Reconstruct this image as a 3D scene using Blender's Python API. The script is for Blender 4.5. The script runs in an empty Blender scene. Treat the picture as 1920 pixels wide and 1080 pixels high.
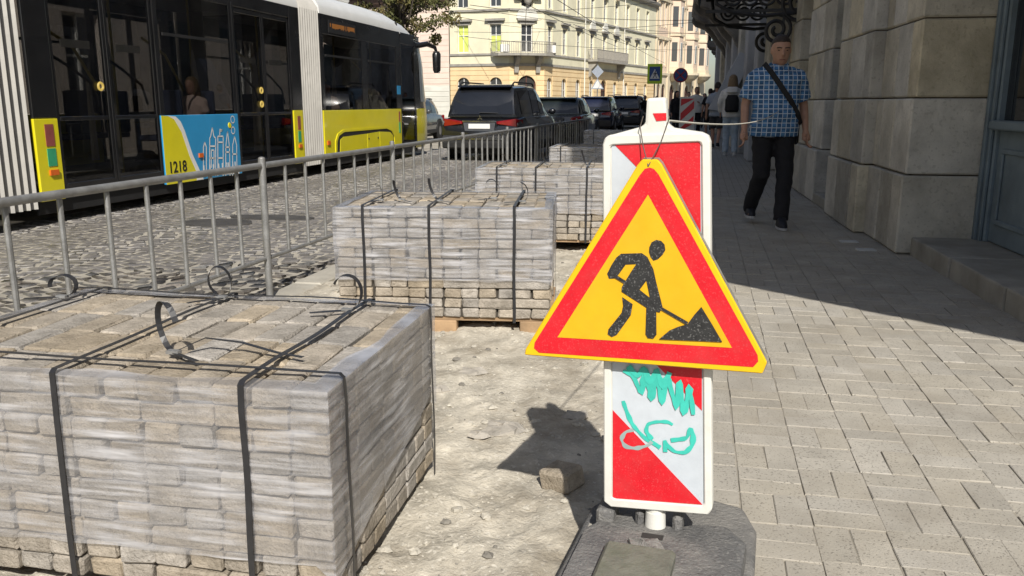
import bpy, bmesh, math, random
from mathutils import Vector, Matrix, Euler, noise
R = math.radians
random.seed(7)
SC = bpy.context.scene
COL = SC.collection

# ------------------------------------------------------------------ camera
cam_d = bpy.data.cameras.new('camera')
cam_d.sensor_width = 36.0
cam_d.lens = 30.0
cam_d.clip_start = 0.05
cam_d.clip_end = 3000.0
cam = bpy.data.objects.new('camera', cam_d)
COL.objects.link(cam)
cam.location = (0, 0, 1.22)
cam.rotation_euler = (R(90 - 12.237), 0, R(12.234))
SC.camera = cam

# ------------------------------------------------------------------ sky and sun
SUN_L = Vector((-0.37, 1.06, -1.0)).normalized()
W = bpy.data.worlds.new('World')
SC.world = W
W.use_nodes = True
wn = W.node_tree.nodes
sky = wn.new('ShaderNodeTexSky')
sky.sky_type = 'NISHITA'
sky.sun_disc = False
sky.sun_elevation = R(41.7)
sky.sun_rotation = math.atan2(-SUN_L.x, -SUN_L.y)
sky.air_density = 1.0
sky.dust_density = 1.2
sky.ozone_density = 1.0
bg = wn['Background']
bg.inputs['Strength'].default_value = 0.08
W.node_tree.links.new(sky.outputs[0], bg.inputs['Color'])
sun_d = bpy.data.lights.new('sun', 'SUN')
sun_d.energy = 5.0
sun_d.angle = R(0.53)
sun_d.color = (1.0, 0.955, 0.88)
sun = bpy.data.objects.new('sun', sun_d)
COL.objects.link(sun)
sun.location = (12, -34, 32)
sun.rotation_euler = SUN_L.to_track_quat('-Z', 'Y').to_euler()

SC.render.engine = 'CYCLES'
SC.cycles.use_denoising = True
SC.cycles.max_bounces = 8
SC.cycles.transparent_max_bounces = 16
SC.cycles.caustics_reflective = False
SC.cycles.caustics_refractive = False
SC.view_settings.view_transform = 'Standard'
SC.view_settings.look = 'None'
SC.view_settings.exposure = 0.2
SC.view_settings.gamma = 1.0

# ------------------------------------------------------------------ materials
def newmat(name):
    m = bpy.data.materials.new(name)
    m.use_nodes = True
    return m, m.node_tree.nodes, m.node_tree.links, m.node_tree.nodes['Principled BSDF']

def ramp(nodes, c0, c1, p0=0.3, p1=0.7):
    r = nodes.new('ShaderNodeValToRGB')
    r.color_ramp.elements[0].position = p0
    r.color_ramp.elements[1].position = p1
    r.color_ramp.elements[0].color = (*c0, 1)
    r.color_ramp.elements[1].color = (*c1, 1)
    return r

def clampc(c, k):
    return tuple(min(1.0, max(0.0, v * k)) for v in c)

def M(name, base, rough=0.75, var=0.18, scale=6.0, bump=0.0, bscale=60.0, metal=0.0, spec=0.4,
      rand=0.0, dirt=None, dirt_amt=0.5, dscale=2.5, speck=None, sscale=220.0, speck_amt=0.35, coat=0.0, warm=0.0, wdirt=False):
    """procedural paint/stone/metal: two noises, optional dirt patches, specks and per-object variation"""
    m, n, l, b = newmat(name)
    tc = n.new('ShaderNodeTexCoord')
    oi = n.new('ShaderNodeObjectInfo')
    w = n.new('ShaderNodeMath'); w.operation = 'MULTIPLY'; w.inputs[1].default_value = 61.0
    l.new(oi.outputs['Random'], w.inputs[0])
    def nz(s, det=5.0, ro=0.6):
        t = n.new('ShaderNodeTexNoise'); t.noise_dimensions = '4D'
        t.inputs['Scale'].default_value = s; t.inputs['Detail'].default_value = det
        t.inputs['Roughness'].default_value = ro
        l.new(tc.outputs['Object'], t.inputs['Vector']); l.new(w.outputs[0], t.inputs['W'])
        return t
    n1 = nz(scale)
    r1 = ramp(n, clampc(base, 1 - var), clampc(base, 1 + var))
    l.new(n1.outputs['Fac'], r1.inputs['Fac'])
    col = r1.outputs['Color']
    if speck:
        n3 = nz(sscale, 1.0, 0.5)
        r3 = ramp(n, (0, 0, 0), (1, 1, 1), 0.60, 0.66)
        l.new(n3.outputs['Fac'], r3.inputs['Fac'])
        k = n.new('ShaderNodeMath'); k.operation = 'MULTIPLY'; k.inputs[1].default_value = speck_amt
        l.new(r3.outputs['Color'], k.inputs[0])
        mx = n.new('ShaderNodeMixRGB'); mx.inputs[2].default_value = (*speck, 1)
        l.new(k.outputs[0], mx.inputs[0]); l.new(col, mx.inputs[1]); col = mx.outputs[0]
    if dirt:
        n2 = nz(dscale, 6.0, 0.65)
        if wdirt:
            ge = n.new('ShaderNodeNewGeometry'); l.new(ge.outputs['Position'], n2.inputs['Vector']); l.remove(n2.inputs['W'].links[0])
        r2 = ramp(n, (0, 0, 0), (1, 1, 1), 0.46, 0.66)
        l.new(n2.outputs['Fac'], r2.inputs['Fac'])
        k = n.new('ShaderNodeMath'); k.operation = 'MULTIPLY'; k.inputs[1].default_value = dirt_amt
        l.new(r2.outputs['Color'], k.inputs[0])
        mx = n.new('ShaderNodeMixRGB'); mx.inputs[2].default_value = (*dirt, 1)
        l.new(k.outputs[0], mx.inputs[0]); l.new(col, mx.inputs[1]); col = mx.outputs[0]
    if rand > 0:
        hs = n.new('ShaderNodeHueSaturation')
        mr = n.new('ShaderNodeMapRange'); mr.inputs['To Min'].default_value = 1 - rand; mr.inputs['To Max'].default_value = 1 + rand
        l.new(oi.outputs['Random'], mr.inputs['Value']); l.new(mr.outputs[0], hs.inputs['Value'])
        if warm > 0:
            w2 = n.new('ShaderNodeMath'); w2.operation = 'FRACT'
            w3 = n.new('ShaderNodeMath'); w3.operation = 'MULTIPLY'; w3.inputs[1].default_value = 7.31
            l.new(oi.outputs['Random'], w3.inputs[0]); l.new(w3.outputs[0], w2.inputs[0])
            m2 = n.new('ShaderNodeMapRange'); m2.inputs['To Min'].default_value = 1 - warm; m2.inputs['To Max'].default_value = 1 + warm
            l.new(w2.outputs[0], m2.inputs['Value']); l.new(m2.outputs[0], hs.inputs['Saturation'])
        l.new(col, hs.inputs['Color']); col = hs.outputs[0]
    l.new(col, b.inputs['Base Color'])
    rr = n.new('ShaderNodeMapRange'); rr.inputs['To Min'].default_value = max(0.02, rough - 0.08); rr.inputs['To Max'].default_value = min(1, rough + 0.08)
    l.new(n1.outputs['Fac'], rr.inputs['Value']); l.new(rr.outputs[0], b.inputs['Roughness'])
    b.inputs['Metallic'].default_value = metal
    b.inputs['Specular IOR Level'].default_value = spec
    b.inputs['Coat Weight'].default_value = coat
    b.inputs['Coat Roughness'].default_value = 0.04
    if bump > 0:
        nb = nz(bscale, 4.0, 0.65)
        bp = n.new('ShaderNodeBump'); bp.inputs['Strength'].default_value = bump; bp.inputs['Distance'].default_value = 0.01
        l.new(nb.outputs['Fac'], bp.inputs['Height']); l.new(bp.outputs[0], b.inputs['Normal'])
    return m

def glass_mat(name, tint=(0.1, 0.11, 0.12), transp=0.25, rough=0.02, spec_k=0.12):
    """tinted pane: a partly see-through sheet with a mirror coat"""
    m, n, l, b = newmat(name)
    out = n['Material Output']
    tr = n.new('ShaderNodeBsdfTransparent'); tr.inputs[0].default_value = (*clampc((1, 1, 1), transp), 1)
    b.inputs['Base Color'].default_value = (*tint, 1); b.inputs['Roughness'].default_value = rough
    df = n.new('ShaderNodeMixShader'); df.inputs[0].default_value = spec_k
    l.new(tr.outputs[0], df.inputs[1]); l.new(b.outputs[0], df.inputs[2])
    gl = n.new('ShaderNodeBsdfGlossy'); gl.inputs['Roughness'].default_value = rough; gl.inputs[0].default_value = (1, 1, 1, 1)
    lw = n.new('ShaderNodeLayerWeight'); lw.inputs['Blend'].default_value = .5
    pw = n.new('ShaderNodeMath'); pw.operation = 'POWER'; pw.inputs[1].default_value = 5.0; l.new(lw.outputs['Facing'], pw.inputs[0])
    fr = n.new('ShaderNodeMath'); fr.operation = 'MULTIPLY_ADD'; fr.inputs[1].default_value = .9; fr.inputs[2].default_value = .04; l.new(pw.outputs[0], fr.inputs[0])
    mx = n.new('ShaderNodeMixShader')
    l.new(fr.outputs[0], mx.inputs[0]); l.new(df.outputs[0], mx.inputs[1]); l.new(gl.outputs[0], mx.inputs[2])
    l.new(mx.outputs[0], out.inputs[0])
    return m

def emit_mat(name, col, s):
    m, n, l, b = newmat(name)
    b.inputs['Base Color'].default_value = (*clampc(col, .3), 1)
    b.inputs['Emission Color'].default_value = (*col, 1); b.inputs['Emission Strength'].default_value = s
    return m

# ------------------------------------------------------------------ mesh helpers
class MB:
    def __init__(s): s.v = []; s.f = []; s.mi = []; s.cur = 0
    def add(s, vs, fs):
        o = len(s.v); s.v += [tuple(p) for p in vs]; s.f += [tuple(i + o for i in f) for f in fs]; s.mi += [s.cur] * len(fs); return s
    def box(s, x0, x1, y0, y1, z0, z1):
        return s.add([(x0,y0,z0),(x1,y0,z0),(x1,y1,z0),(x0,y1,z0),(x0,y0,z1),(x1,y0,z1),(x1,y1,z1),(x0,y1,z1)],
                     [(0,3,2,1),(4,5,6,7),(0,1,5,4),(1,2,6,5),(2,3,7,6),(3,0,4,7)])
    def obox(s, c, sx, sy, sz, m=None):
        vs = [Vector((a*sx/2, b*sy/2, d*sz/2)) for d in (-1,1) for a, b in ((-1,-1),(1,-1),(1,1),(-1,1))]
        if m is not None: vs = [m @ v for v in vs]
        return s.add([v + Vector(c) for v in vs], [(0,3,2,1),(4,5,6,7),(0,1,5,4),(1,2,6,5),(2,3,7,6),(3,0,4,7)])
    def prism(s, poly, a, b, plane='xy'):
        """poly extruded between a and b on the axis normal to plane"""
        n = len(poly)
        def mk(p, h):
            if plane == 'xy': return (p[0], p[1], h)
            if plane == 'xz': return (p[0], h, p[1])
            return (h, p[0], p[1])
        vs = [mk(p, a) for p in poly] + [mk(p, b) for p in poly]
        fs = [tuple(range(n))[::-1], tuple(range(n, 2*n))] + [(i, (i+1) % n, n + (i+1) % n, n + i) for i in range(n)]
        return s.add(vs, fs)
    def tube(s, pts, r, n=8, cap=True):
        pts = [Vector(p) for p in pts]; k = len(pts)
        rs = r if isinstance(r, (list, tuple)) else [r] * k
        o = []; fs = []
        t0 = (pts[1] - pts[0]).normalized()
        up = Vector((0,0,1)) if abs(t0.z) < 0.9 else Vector((1,0,0))
        nx = t0.cross(up).normalized()
        for i, p in enumerate(pts):
            t = (pts[min(i+1,k-1)] - pts[max(i-1,0)]).normalized()
            nx = (nx - t * nx.dot(t)); nx = nx.normalized() if nx.length > 1e-6 else t.orthogonal().normalized()
            ny = t.cross(nx)
            ri = rs[i]; rx, ry = ri if isinstance(ri, (list, tuple)) else (ri, ri)
            for j in range(n):
                a = 2*math.pi*j/n; o.append(p + nx*math.cos(a)*rx + ny*math.sin(a)*ry)
        for i in range(k-1):
            for j in range(n):
                fs.append((i*n+j, i*n+(j+1)%n, (i+1)*n+(j+1)%n, (i+1)*n+j))
        if cap: fs += [tuple(range(n))[::-1], tuple(range((k-1)*n, k*n))]
        return s.add(o, fs)
    def rings(s, rs, n=16, power=2.0):
        """closed loft of horizontal ellipses (cx,cy,cz,rx,ry)"""
        o = []; fs = []; k = len(rs)
        for cx, cy, cz, rx, ry in rs:
            for j in range(n):
                a = 2*math.pi*j/n; c, d = math.cos(a), math.sin(a)
                q = (abs(c)**power + abs(d)**power) ** (-1/power)
                o.append((cx + c*rx*q, cy + d*ry*q, cz))
        for i in range(k-1):
            for j in range(n): fs.append((i*n+j, i*n+(j+1)%n, (i+1)*n+(j+1)%n, (i+1)*n+j))
        fs += [tuple(range(n))[::-1], tuple(range((k-1)*n, k*n))]
        return s.add(o, fs)
    def ball(s, c, rx, ry, rz, n=12, m=8):
        rs = []
        for i in range(m+1):
            a = -math.pi/2 + math.pi*(i+0.02*(i==0)-0.02*(i==m))/m
            rs.append((c[0], c[1], c[2]+math.sin(a)*rz, max(1e-3,math.cos(a))*rx, max(1e-3,math.cos(a))*ry))
        return s.rings(rs, n)
    def lathe(s, prof, n=20, axis='z', c=(0,0,0)):
        o = []; fs = []; k = len(prof)
        for r, h in prof:
            for j in range(n):
                a = 2*math.pi*j/n; p = (r*math.cos(a), r*math.sin(a), h)
                if axis == 'x': p = (h, p[0], p[1])
                elif axis == 'y': p = (p[0], h, p[1])
                o.append((p[0]+c[0], p[1]+c[1], p[2]+c[2]))
        for i in range(k-1):
            for j in range(n): fs.append((i*n+j, i*n+(j+1)%n, (i+1)*n+(j+1)%n, (i+1)*n+j))
        fs += [tuple(range(n))[::-1], tuple(range((k-1)*n, k*n))]
        return s.add(o, fs)
    def quad(s, a, b, c, d): return s.add([a,b,c,d], [(0,1,2,3)])
    def ribbon(s, pts, wdir, w, th=0.0012):
        """flat strap along pts, width w along wdir"""
        pts = [Vector(p) for p in pts]; o = []; fs = []; k = len(pts)
        for i, p in enumerate(pts):
            t = (pts[min(i+1,k-1)] - pts[max(i-1,0)]).normalized()
            wd = Vector(wdir(i) if callable(wdir) else wdir); wd = (wd - t*wd.dot(t)).normalized()
            nn = t.cross(wd)
            o += [p - wd*w/2 - nn*th/2, p + wd*w/2 - nn*th/2, p + wd*w/2 + nn*th/2, p - wd*w/2 + nn*th/2]
        for i in range(k-1):
            for j in range(4): fs.append((i*4+j, i*4+(j+1)%4, (i+1)*4+(j+1)%4, (i+1)*4+j))
        fs += [(3,2,1,0), tuple(range((k-1)*4, k*4))]
        return s.add(o, fs)
    def mesh(s, name, mats, smooth=False, angle=40, bevel=0.0, segs=1):
        me = bpy.data.meshes.new(name)
        me.from_pydata(s.v, [], s.f)
        mats = mats if isinstance(mats, (list, tuple)) else [mats]
        for m in mats: me.materials.append(m)
        if len(mats) > 1: me.polygons.foreach_set('material_index', s.mi)
        bm = bmesh.new(); bm.from_mesh(me)
        bmesh.ops.recalc_face_normals(bm, faces=bm.faces)
        if bevel > 0:
            es = [e for e in bm.edges if len(e.link_faces) == 2 and e.calc_face_angle(0) > 0.5]
            bmesh.ops.bevel(bm, geom=es, offset=bevel, segments=segs, affect='EDGES', profile=0.6, clamp_overlap=True)
        if smooth:
            for f in bm.faces: f.smooth = True
            for e in bm.edges:
                if len(e.link_faces) == 2 and e.calc_face_angle(0) > R(angle): e.smooth = False
        bm.to_mesh(me); bm.free()
        return me
    def build(s, name, mats, parent=None, **k):
        return link(name, s.mesh(name, mats, **k), parent)

def link(name, me, parent=None, loc=None, rot=None):
    o = bpy.data.objects.new(name, me); COL.objects.link(o)
    fr = isinstance(parent, Fr)
    if parent is not None: o.parent = parent.root if fr else parent
    if loc is not None: o.location = loc
    if rot is not None: o.rotation_euler = rot
    if fr: o.matrix_basis = parent.M @ Matrix.LocRotScale(loc, Euler(rot) if rot else None, None)
    return o

class Fr:
    """a turned working frame inside one thing, so that its parts stay direct children"""
    def __init__(s, root, loc=(0,0,0), rz=0.0): s.root = root; s.M = Matrix.Translation(loc) @ Matrix.Rotation(rz, 4, 'Z')
def shift(o, d): o.matrix_basis = o.matrix_basis @ Matrix.Translation(d)

def tag(o, label=None, cat=None, group=None, kind=None):
    if label: o['label'] = label
    if cat: o['category'] = cat
    if group: o['group'] = group
    if kind: o['kind'] = kind
    return o

def thing(name, label, cat, loc=(0,0,0), rz=0.0, group=None):
    o = bpy.data.objects.new(name, None); COL.objects.link(o)
    o.location = loc; o.rotation_euler = (0, 0, rz); o.empty_display_size = 0.2
    return tag(o, label, cat, group)

def structure(o): o['kind'] = 'structure'; return o
def stuff(o): o['kind'] = 'stuff'; return o

def remesh(mb, name, mat, parent, vox, it=4):
    me = bpy.data.meshes.new(name + '_tmp'); me.from_pydata(mb.v, [], mb.f)
    bm = bmesh.new(); bm.from_mesh(me); bmesh.ops.recalc_face_normals(bm, faces=bm.faces); bm.to_mesh(me); bm.free()
    t = bpy.data.objects.new('tmp', me); COL.objects.link(t)
    r = t.modifiers.new('r', 'REMESH'); r.mode = 'VOXEL'; r.voxel_size = vox; r.use_smooth_shade = True
    s = t.modifiers.new('s', 'SMOOTH'); s.factor = 0.5; s.iterations = it
    dg = bpy.context.evaluated_depsgraph_get()
    new = bpy.data.meshes.new_from_object(t.evaluated_get(dg))
    bpy.data.objects.remove(t); bpy.data.meshes.remove(me)
    new.name = name; new.materials.clear(); new.materials.append(mat)
    for p in new.polygons: p.use_smooth = True
    return link(name, new, parent)

def text_mesh(name, body, size, mat, parent, loc, rot, sx=1.0):
    cu = bpy.data.curves.new('t', 'FONT'); cu.body = body; cu.size = size; cu.extrude = 0.002; cu.offset = 0.0025
    t = bpy.data.objects.new('tmp', cu); COL.objects.link(t)
    dg = bpy.context.evaluated_depsgraph_get()
    me = bpy.data.meshes.new_from_object(t.evaluated_get(dg)); bpy.data.objects.remove(t)
    me.materials.clear(); me.materials.append(mat)
    o = link(name, me, parent, loc, rot); o.scale = (sx, 1, 1); return o

# ================================================================== SETTING: ground, road, pavement
ROAD_Z = -0.12
_CP, _SP = math.cos(R(12.237)), math.sin(R(12.237))
_CY, _SY = math.cos(R(12.234)), math.sin(R(12.234))
def seen(x, y, z, pad=60):
    """is a world point inside the photograph's field of view (used only to decide which alike pieces are built singly)"""
    dx, dy, dz = x, y, z - 1.22
    f = -_SY*dx + _CY*dy; r = _CY*dx + _SY*dy
    d = f*_CP - dz*_SP; u = f*_SP + dz*_CP
    if d < 0.2: return False
    px, py = 960 + 1600*r/d, 540 - 1600*u/d
    return -pad < px < 1920+pad and -pad < py < 1080+pad

m_asphalt = M('asphalt', (0.09, 0.088, 0.085), 0.85, 0.2, 3.0, 0.4, 120)
m_roadbed = M('joint_sand', (0.36, 0.33, 0.275), 0.95, 0.3, 3.0, 0.5, 90, dirt=(0.20, 0.185, 0.16), dirt_amt=0.5, dscale=1.2)
m_cobble = M('cobble_basalt', (0.105, 0.098, 0.093), 0.42, 0.35, 5.0, 0.6, 60, spec=0.5, rand=0.5, warm=0.8, dirt=(0.2, 0.18, 0.15), dirt_amt=0.4, dscale=14)
m_paver = M('paver_concrete', (0.37, 0.342, 0.292), 0.9, 0.15, 5.0, 0.35, 170, spec=0.25, rand=0.06, warm=0.12,
            dirt=(0.27, 0.24, 0.195), dirt_amt=0.6, dscale=2.2, wdirt=True, speck=(0.10, 0.092, 0.08), sscale=130, speck_amt=0.6)
m_joint = M('paver_joint', (0.29, 0.262, 0.215), 0.95, 0.4, 4.0, 0.4, 120)
m_dirt = M('trampled_sand', (0.48, 0.44, 0.365), 0.97, 0.36, 6.0, 1.0, 55, spec=0.15, dirt=(0.25, 0.215, 0.165), dirt_amt=0.8, dscale=3.4,
           speck=(0.64, 0.60, 0.52), sscale=60, speck_amt=0.55)
m_kerb = M('kerb_concrete', (0.40, 0.375, 0.32), 0.9, 0.2, 4.0, 0.3, 90, rand=0.08, dirt=(0.25, 0.23, 0.2))

g = MB().quad((-900,-300,-0.20),(900,-300,-0.20),(900,1500,-0.20),(-900,1500,-0.20)).build('ground', m_asphalt); structure(g)
road = MB().quad((-16,-20,-0.127),(-2.55,-20,-0.127),(-2.55,150,-0.127),(-16,150,-0.127)).build('road', m_roadbed); structure(road)

def cobble_mesh(mb, sx, sy, cx, cy, a, rnd, zt=ROAD_Z):
    ca, sa = math.cos(a), math.sin(a); o = []
    dz = rnd.uniform(-0.004, 0.004)
    tx, ty = rnd.uniform(-.025,.025), rnd.uniform(-.035,.035)
    for k, (q, z) in enumerate(((0.50,-0.04),(0.495,-0.009),(0.43,0.0))):
        for ux, uy in ((-1,-1),(1,-1),(1,1),(-1,1)):
            jx = 1 + (rnd.random()-.5)*.22; jy = 1 + (rnd.random()-.5)*.26
            x, y = ux*sx*q*(jx if k else 1), uy*sy*q*(jy if k else 1)
            o.append((cx + ca*x - sa*y, cy + sa*x + ca*y, zt + z + (dz + tx*x + ty*y if k else 0)))
    mb.add(o, [(0,1,5,4),(1,2,6,5),(2,3,7,6),(3,0,4,7),(4,5,9,8),(5,6,10,9),(6,7,11,10),(7,4,8,11),(8,9,10,11)])

rnd = random.Random(3)
cob = []
y = 2.2
while y < 30:
    x = -7.6 + rnd.uniform(0,.15)
    while x < -2.86:
        w = rnd.uniform(0.12, 0.195)
        yy = y + 0.16*math.cos(2*math.pi*x/1.7) + 0.03*math.sin(x*5.3+y)
        dang = -0.16*2*math.pi/1.7*math.sin(2*math.pi*x/1.7)
        cob.append((x + w/2, yy + rnd.uniform(-.012,.012), w - rnd.uniform(.014,.036), 0.112 - rnd.uniform(.013,.030), math.atan(dang)*0.9 + rnd.uniform(-.08,.08)))
        x += w
    y += 0.112
vis = sorted([c for c in cob if seen(c[0], c[1], ROAD_Z, 10) and c[1] > 3.4], key=lambda c: c[0]**2 + c[1]**2)
near = set(id(c) for c in vis[:300])
cvar = []
for i in range(8):
    b = MB(); cobble_mesh(b, 1.0, 1.0, 0, 0, 0, rnd, 0.0); cvar.append(b.mesh('cobble', m_cobble, smooth=True, angle=50))
rest = MB()
for c in cob:
    if id(c) in near:
        o = link('cobble', cvar[rnd.randrange(8)], road, (c[0], c[1], ROAD_Z), (0, 0, c[4]))
        o.scale = (c[2], c[3], 1)
    else:
        cobble_mesh(rest, c[2], c[3], c[0], c[1], c[4], rnd)
stuff(rest.build('cobbles', m_cobble, road, smooth=True, angle=50))
# thin shadow on the carriageway, painted as dark patches over the cobbles
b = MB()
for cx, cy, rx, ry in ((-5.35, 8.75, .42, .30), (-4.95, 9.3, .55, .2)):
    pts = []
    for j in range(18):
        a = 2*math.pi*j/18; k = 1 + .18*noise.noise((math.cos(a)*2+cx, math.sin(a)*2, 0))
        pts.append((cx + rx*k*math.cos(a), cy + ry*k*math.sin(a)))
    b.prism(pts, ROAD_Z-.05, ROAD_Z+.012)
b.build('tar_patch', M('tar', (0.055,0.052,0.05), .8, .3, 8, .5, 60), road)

# kerb between carriageway and the dug-up strip
kerb = MB().box(-2.80,-2.585,-6,60,-.30,-.075).build('kerb', m_kerb); structure(kerb)
kb = MB().box(-.105,.105,-.49,.49,-.10,.0).mesh('kerb_stone', m_kerb, bevel=.012)
for i in range(30):
    link('kerb_stone', kb, kerb, (-2.69 + rnd.uniform(-.008,.008), -3 + i*1.0, -.035 + rnd.uniform(-.006,.004)), (0,0,rnd.uniform(-.006,.006)))

# dug-up strip of trampled sand
def dirt_h(x, y):
    h = 0.022*noise.fractal(Vector((x*1.3, y*1.3, 0)), 0.9, 2.1, 5) + 0.013*noise.fractal(Vector((x*7, y*7, 3)), 0.8, 2.0, 4)
    h += 0.012*max(0, noise.noise(Vector((x*4.2, y*4.2, 9))))**1.0 + 0.008*noise.noise(Vector((x*22, y*22, 5))) + .0055*noise.noise(Vector((x*48, y*48, 1))) + .006*max(0,noise.noise(Vector((x*13,y*13,8)))-.15)
    edge = max(0.0, 1 - (0.0 - x)/0.22) if x < 0 else 1
    return -0.055 + h + 0.018*edge
b = MB(); nx = 150; ys = []; yv = 0.6
while yv < 30: ys.append(yv); yv += 0.016 + 0.0075*max(0, yv-1.8)
vs = []; fs = []
for yv in ys:
    for i in range(nx+1):
        x = -2.62 + 2.66*i/nx; vs.append((x, yv, dirt_h(x, yv)))
for j in range(len(ys)-1):
    for i in range(nx): k = j*(nx+1)+i; fs.append((k, k+1, k+nx+2, k+nx+1))
b.add(vs, fs); dirt = b.build('dirt_strip', m_dirt, smooth=True, angle=180); structure(dirt)

# small rubble and grit on the sand
def lump(mb, c, r, seed, flat=0.6):
    q = random.Random(seed); n, m = 7, 4; o = []; fs = []
    for i in range(m+1):
        a = -math.pi/2 + math.pi*i/m
        for j in range(n):
            t = 2*math.pi*j/n; k = r*(1 + q.uniform(-.32,.32))
            o.append((c[0]+k*math.cos(a)*math.cos(t)*1.15, c[1]+k*math.cos(a)*math.sin(t), c[2]+k*math.sin(a)*flat))
    for i in range(m):
        for j in range(n): fs.append((i*n+j, i*n+(j+1)%n, (i+1)*n+(j+1)%n, (i+1)*n+j))
    mb.add(o, fs)
b = MB(); rg = random.Random(11)
for i in range(4200):
    x = rg.uniform(-2.5, -.0); yv = 1.3 + 8*rg.random()**1.6
    r = 0.0035 + 0.017*rg.random()**5
    if noise.noise(Vector((x*2, yv*2, 4))) < -0.15: continue
    lump(b, (x, yv, dirt_h(x, yv) + r*.2), r, i)
g1_ = b; b = MB(); rg = random.Random(12)
for i in range(800):
    x = rg.uniform(-2.5, -.0); yv = 1.3 + 7*rg.random()**1.5; r = 0.003 + 0.016*rg.random()**4
    if noise.noise(Vector((x*2.4, yv*2.4, 14))) < -0.05: continue
    lump(b, (x, yv, dirt_h(x, yv) + r*.15), r, 5000+i)
stuff(b.build('dark_gravel', M('gravel_dark', (0.20,0.185,0.16), .95, .35, 20, .3, 120)))
b = g1_
stuff(b.build('grit', M('grit', (0.42,0.39,0.33), .95, .35, 30, .3, 120)))

# pavement: basket-weave concrete pavers laid on a recessed bed
pav = MB().quad((-.03,-8,-.0055),(4.2,-8,-.0055),(4.2,16,-.0055),(-.03,16,-.0055)).build('pavement', m_joint); structure(pav)
m_farpave, n_, l_, b_ = newmat('pavement_far')
tc = n_.new('ShaderNodeTexCoord'); bt = n_.new('ShaderNodeTexBrick')
bt.inputs['Scale'].default_value = 1.0; bt.inputs['Brick Width'].default_value = .21; bt.inputs['Row Height'].default_value = .105
bt.inputs['Mortar Size'].default_value = .006
bt.inputs['Color1'].default_value = (.34,.315,.275,1); bt.inputs['Color2'].default_value = (.29,.27,.235,1); bt.inputs['Mortar'].default_value = (.14,.125,.105,1)
l_.new(tc.outputs['Object'], bt.inputs['Vector']); l_.new(bt.outputs['Color'], b_.inputs['Base Color']); b_.inputs['Roughness'].default_value = .9
fp = MB().quad((-.03,11.6,-.004),(4.2,11.6,-.004),(4.2,60,-.004),(-.03,60,-.004)).build('pavement_beyond', m_farpave); structure(fp)
fp2 = MB().quad((-2.6,30,-.03),(-.03,30,-.03),(-.03,60,-.03),(-2.6,60,-.03)).build('pavement_verge', m_farpave); structure(fp2)

pvar = []
for i in range(10):
    q = random.Random(50+i); bb = MB().box(-.1,.1,-.05,.05,-.05,0); me = bb.mesh('paver', m_paver, bevel=.0022)
    for v in me.vertices:
        v.co.x += q.uniform(-.0012,.0012); v.co.y += q.uniform(-.0012,.0012)
        if v.co.z > -.01: v.co.z += q.uniform(-.0012,.0008)
    pvar.append(me)
cells = []
CW = 0.2042
for ci in range(0, 20):
    cx = -.03 + CW*(ci+.5); off = rnd.uniform(-.02,.02)
    for ri in range(-6, 58):
        cy = off + CW*(ri+.5)
        if cx > 2.6 or cy > 11.7: continue
        if (ci + ri) % 2: ps = [(cx-CW/4, cy, math.pi/2), (cx+CW/4, cy, math.pi/2)]
        else: ps = [(cx, cy-CW/4, 0), (cx, cy+CW/4, 0)]
        for p in ps: cells.append((*p, rnd.uniform(-.0022,.0018) + .003*noise.noise(Vector((p[0]*3,p[1]*3,2))), rnd.uniform(-.009,.009), rnd.uniform(-.012,.012), rnd.uniform(-.016,.016), rnd.randrange(10)))
vis = sorted([c for c in cells if seen(c[0], c[1], 0, 40)], key=lambda c: c[0]**2 + c[1]**2)
near = set(id(c) for c in vis[:300]); rest = MB()
for c in cells:
    if id(c) in near:
        link('paver', pvar[c[7]], pav, (c[0]+rnd.uniform(-.0025,.0025), c[1], c[3]), (c[4], c[5], c[2]+c[6]))
    else:
        mt = Matrix.Translation((c[0], c[1], c[3])) @ Matrix.Rotation(c[2]+c[6], 4, 'Z') @ Matrix.Rotation(c[5], 4, 'Y') @ Matrix.Rotation(c[4], 4, 'X')
        rest.add([mt @ v.co for v in pvar[c[7]].vertices], [tuple(p.vertices) for p in pvar[c[7]].polygons])
stuff(rest.build('pavers', m_paver, pav))
# two pale utility covers set in the shaded pavement
m_cover = M('pale_cover', (0.5,0.5,0.48), .8, .15, 20)
for i, (x, yv, nm) in enumerate(((1.35, 8.05, 'farther'), (1.42, 7.62, 'nearer'))):
    o = MB().box(-.075,.075,-.05,.05,-.02,.009).build('utility_cover', m_cover, bevel=.004); o.location = (x, yv, 0); o.rotation_euler = (0,0,.1)
    tag(o, 'small pale rectangular utility cover in the shaded pavement, the %s of two' % nm, 'utility cover', 'utility covers in the pavement')

# ================================================================== LARGE BUILDINGS
m_pane = glass_mat('window_pane', (0.05,0.055,0.06), 0.05, 0.03, 0.9)
m_white = M('window_white', (0.72,0.71,0.67), .6, .06, 4)
m_blind = M('green_blind', (0.62,0.70,0.16), .8, .06, 3)

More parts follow.
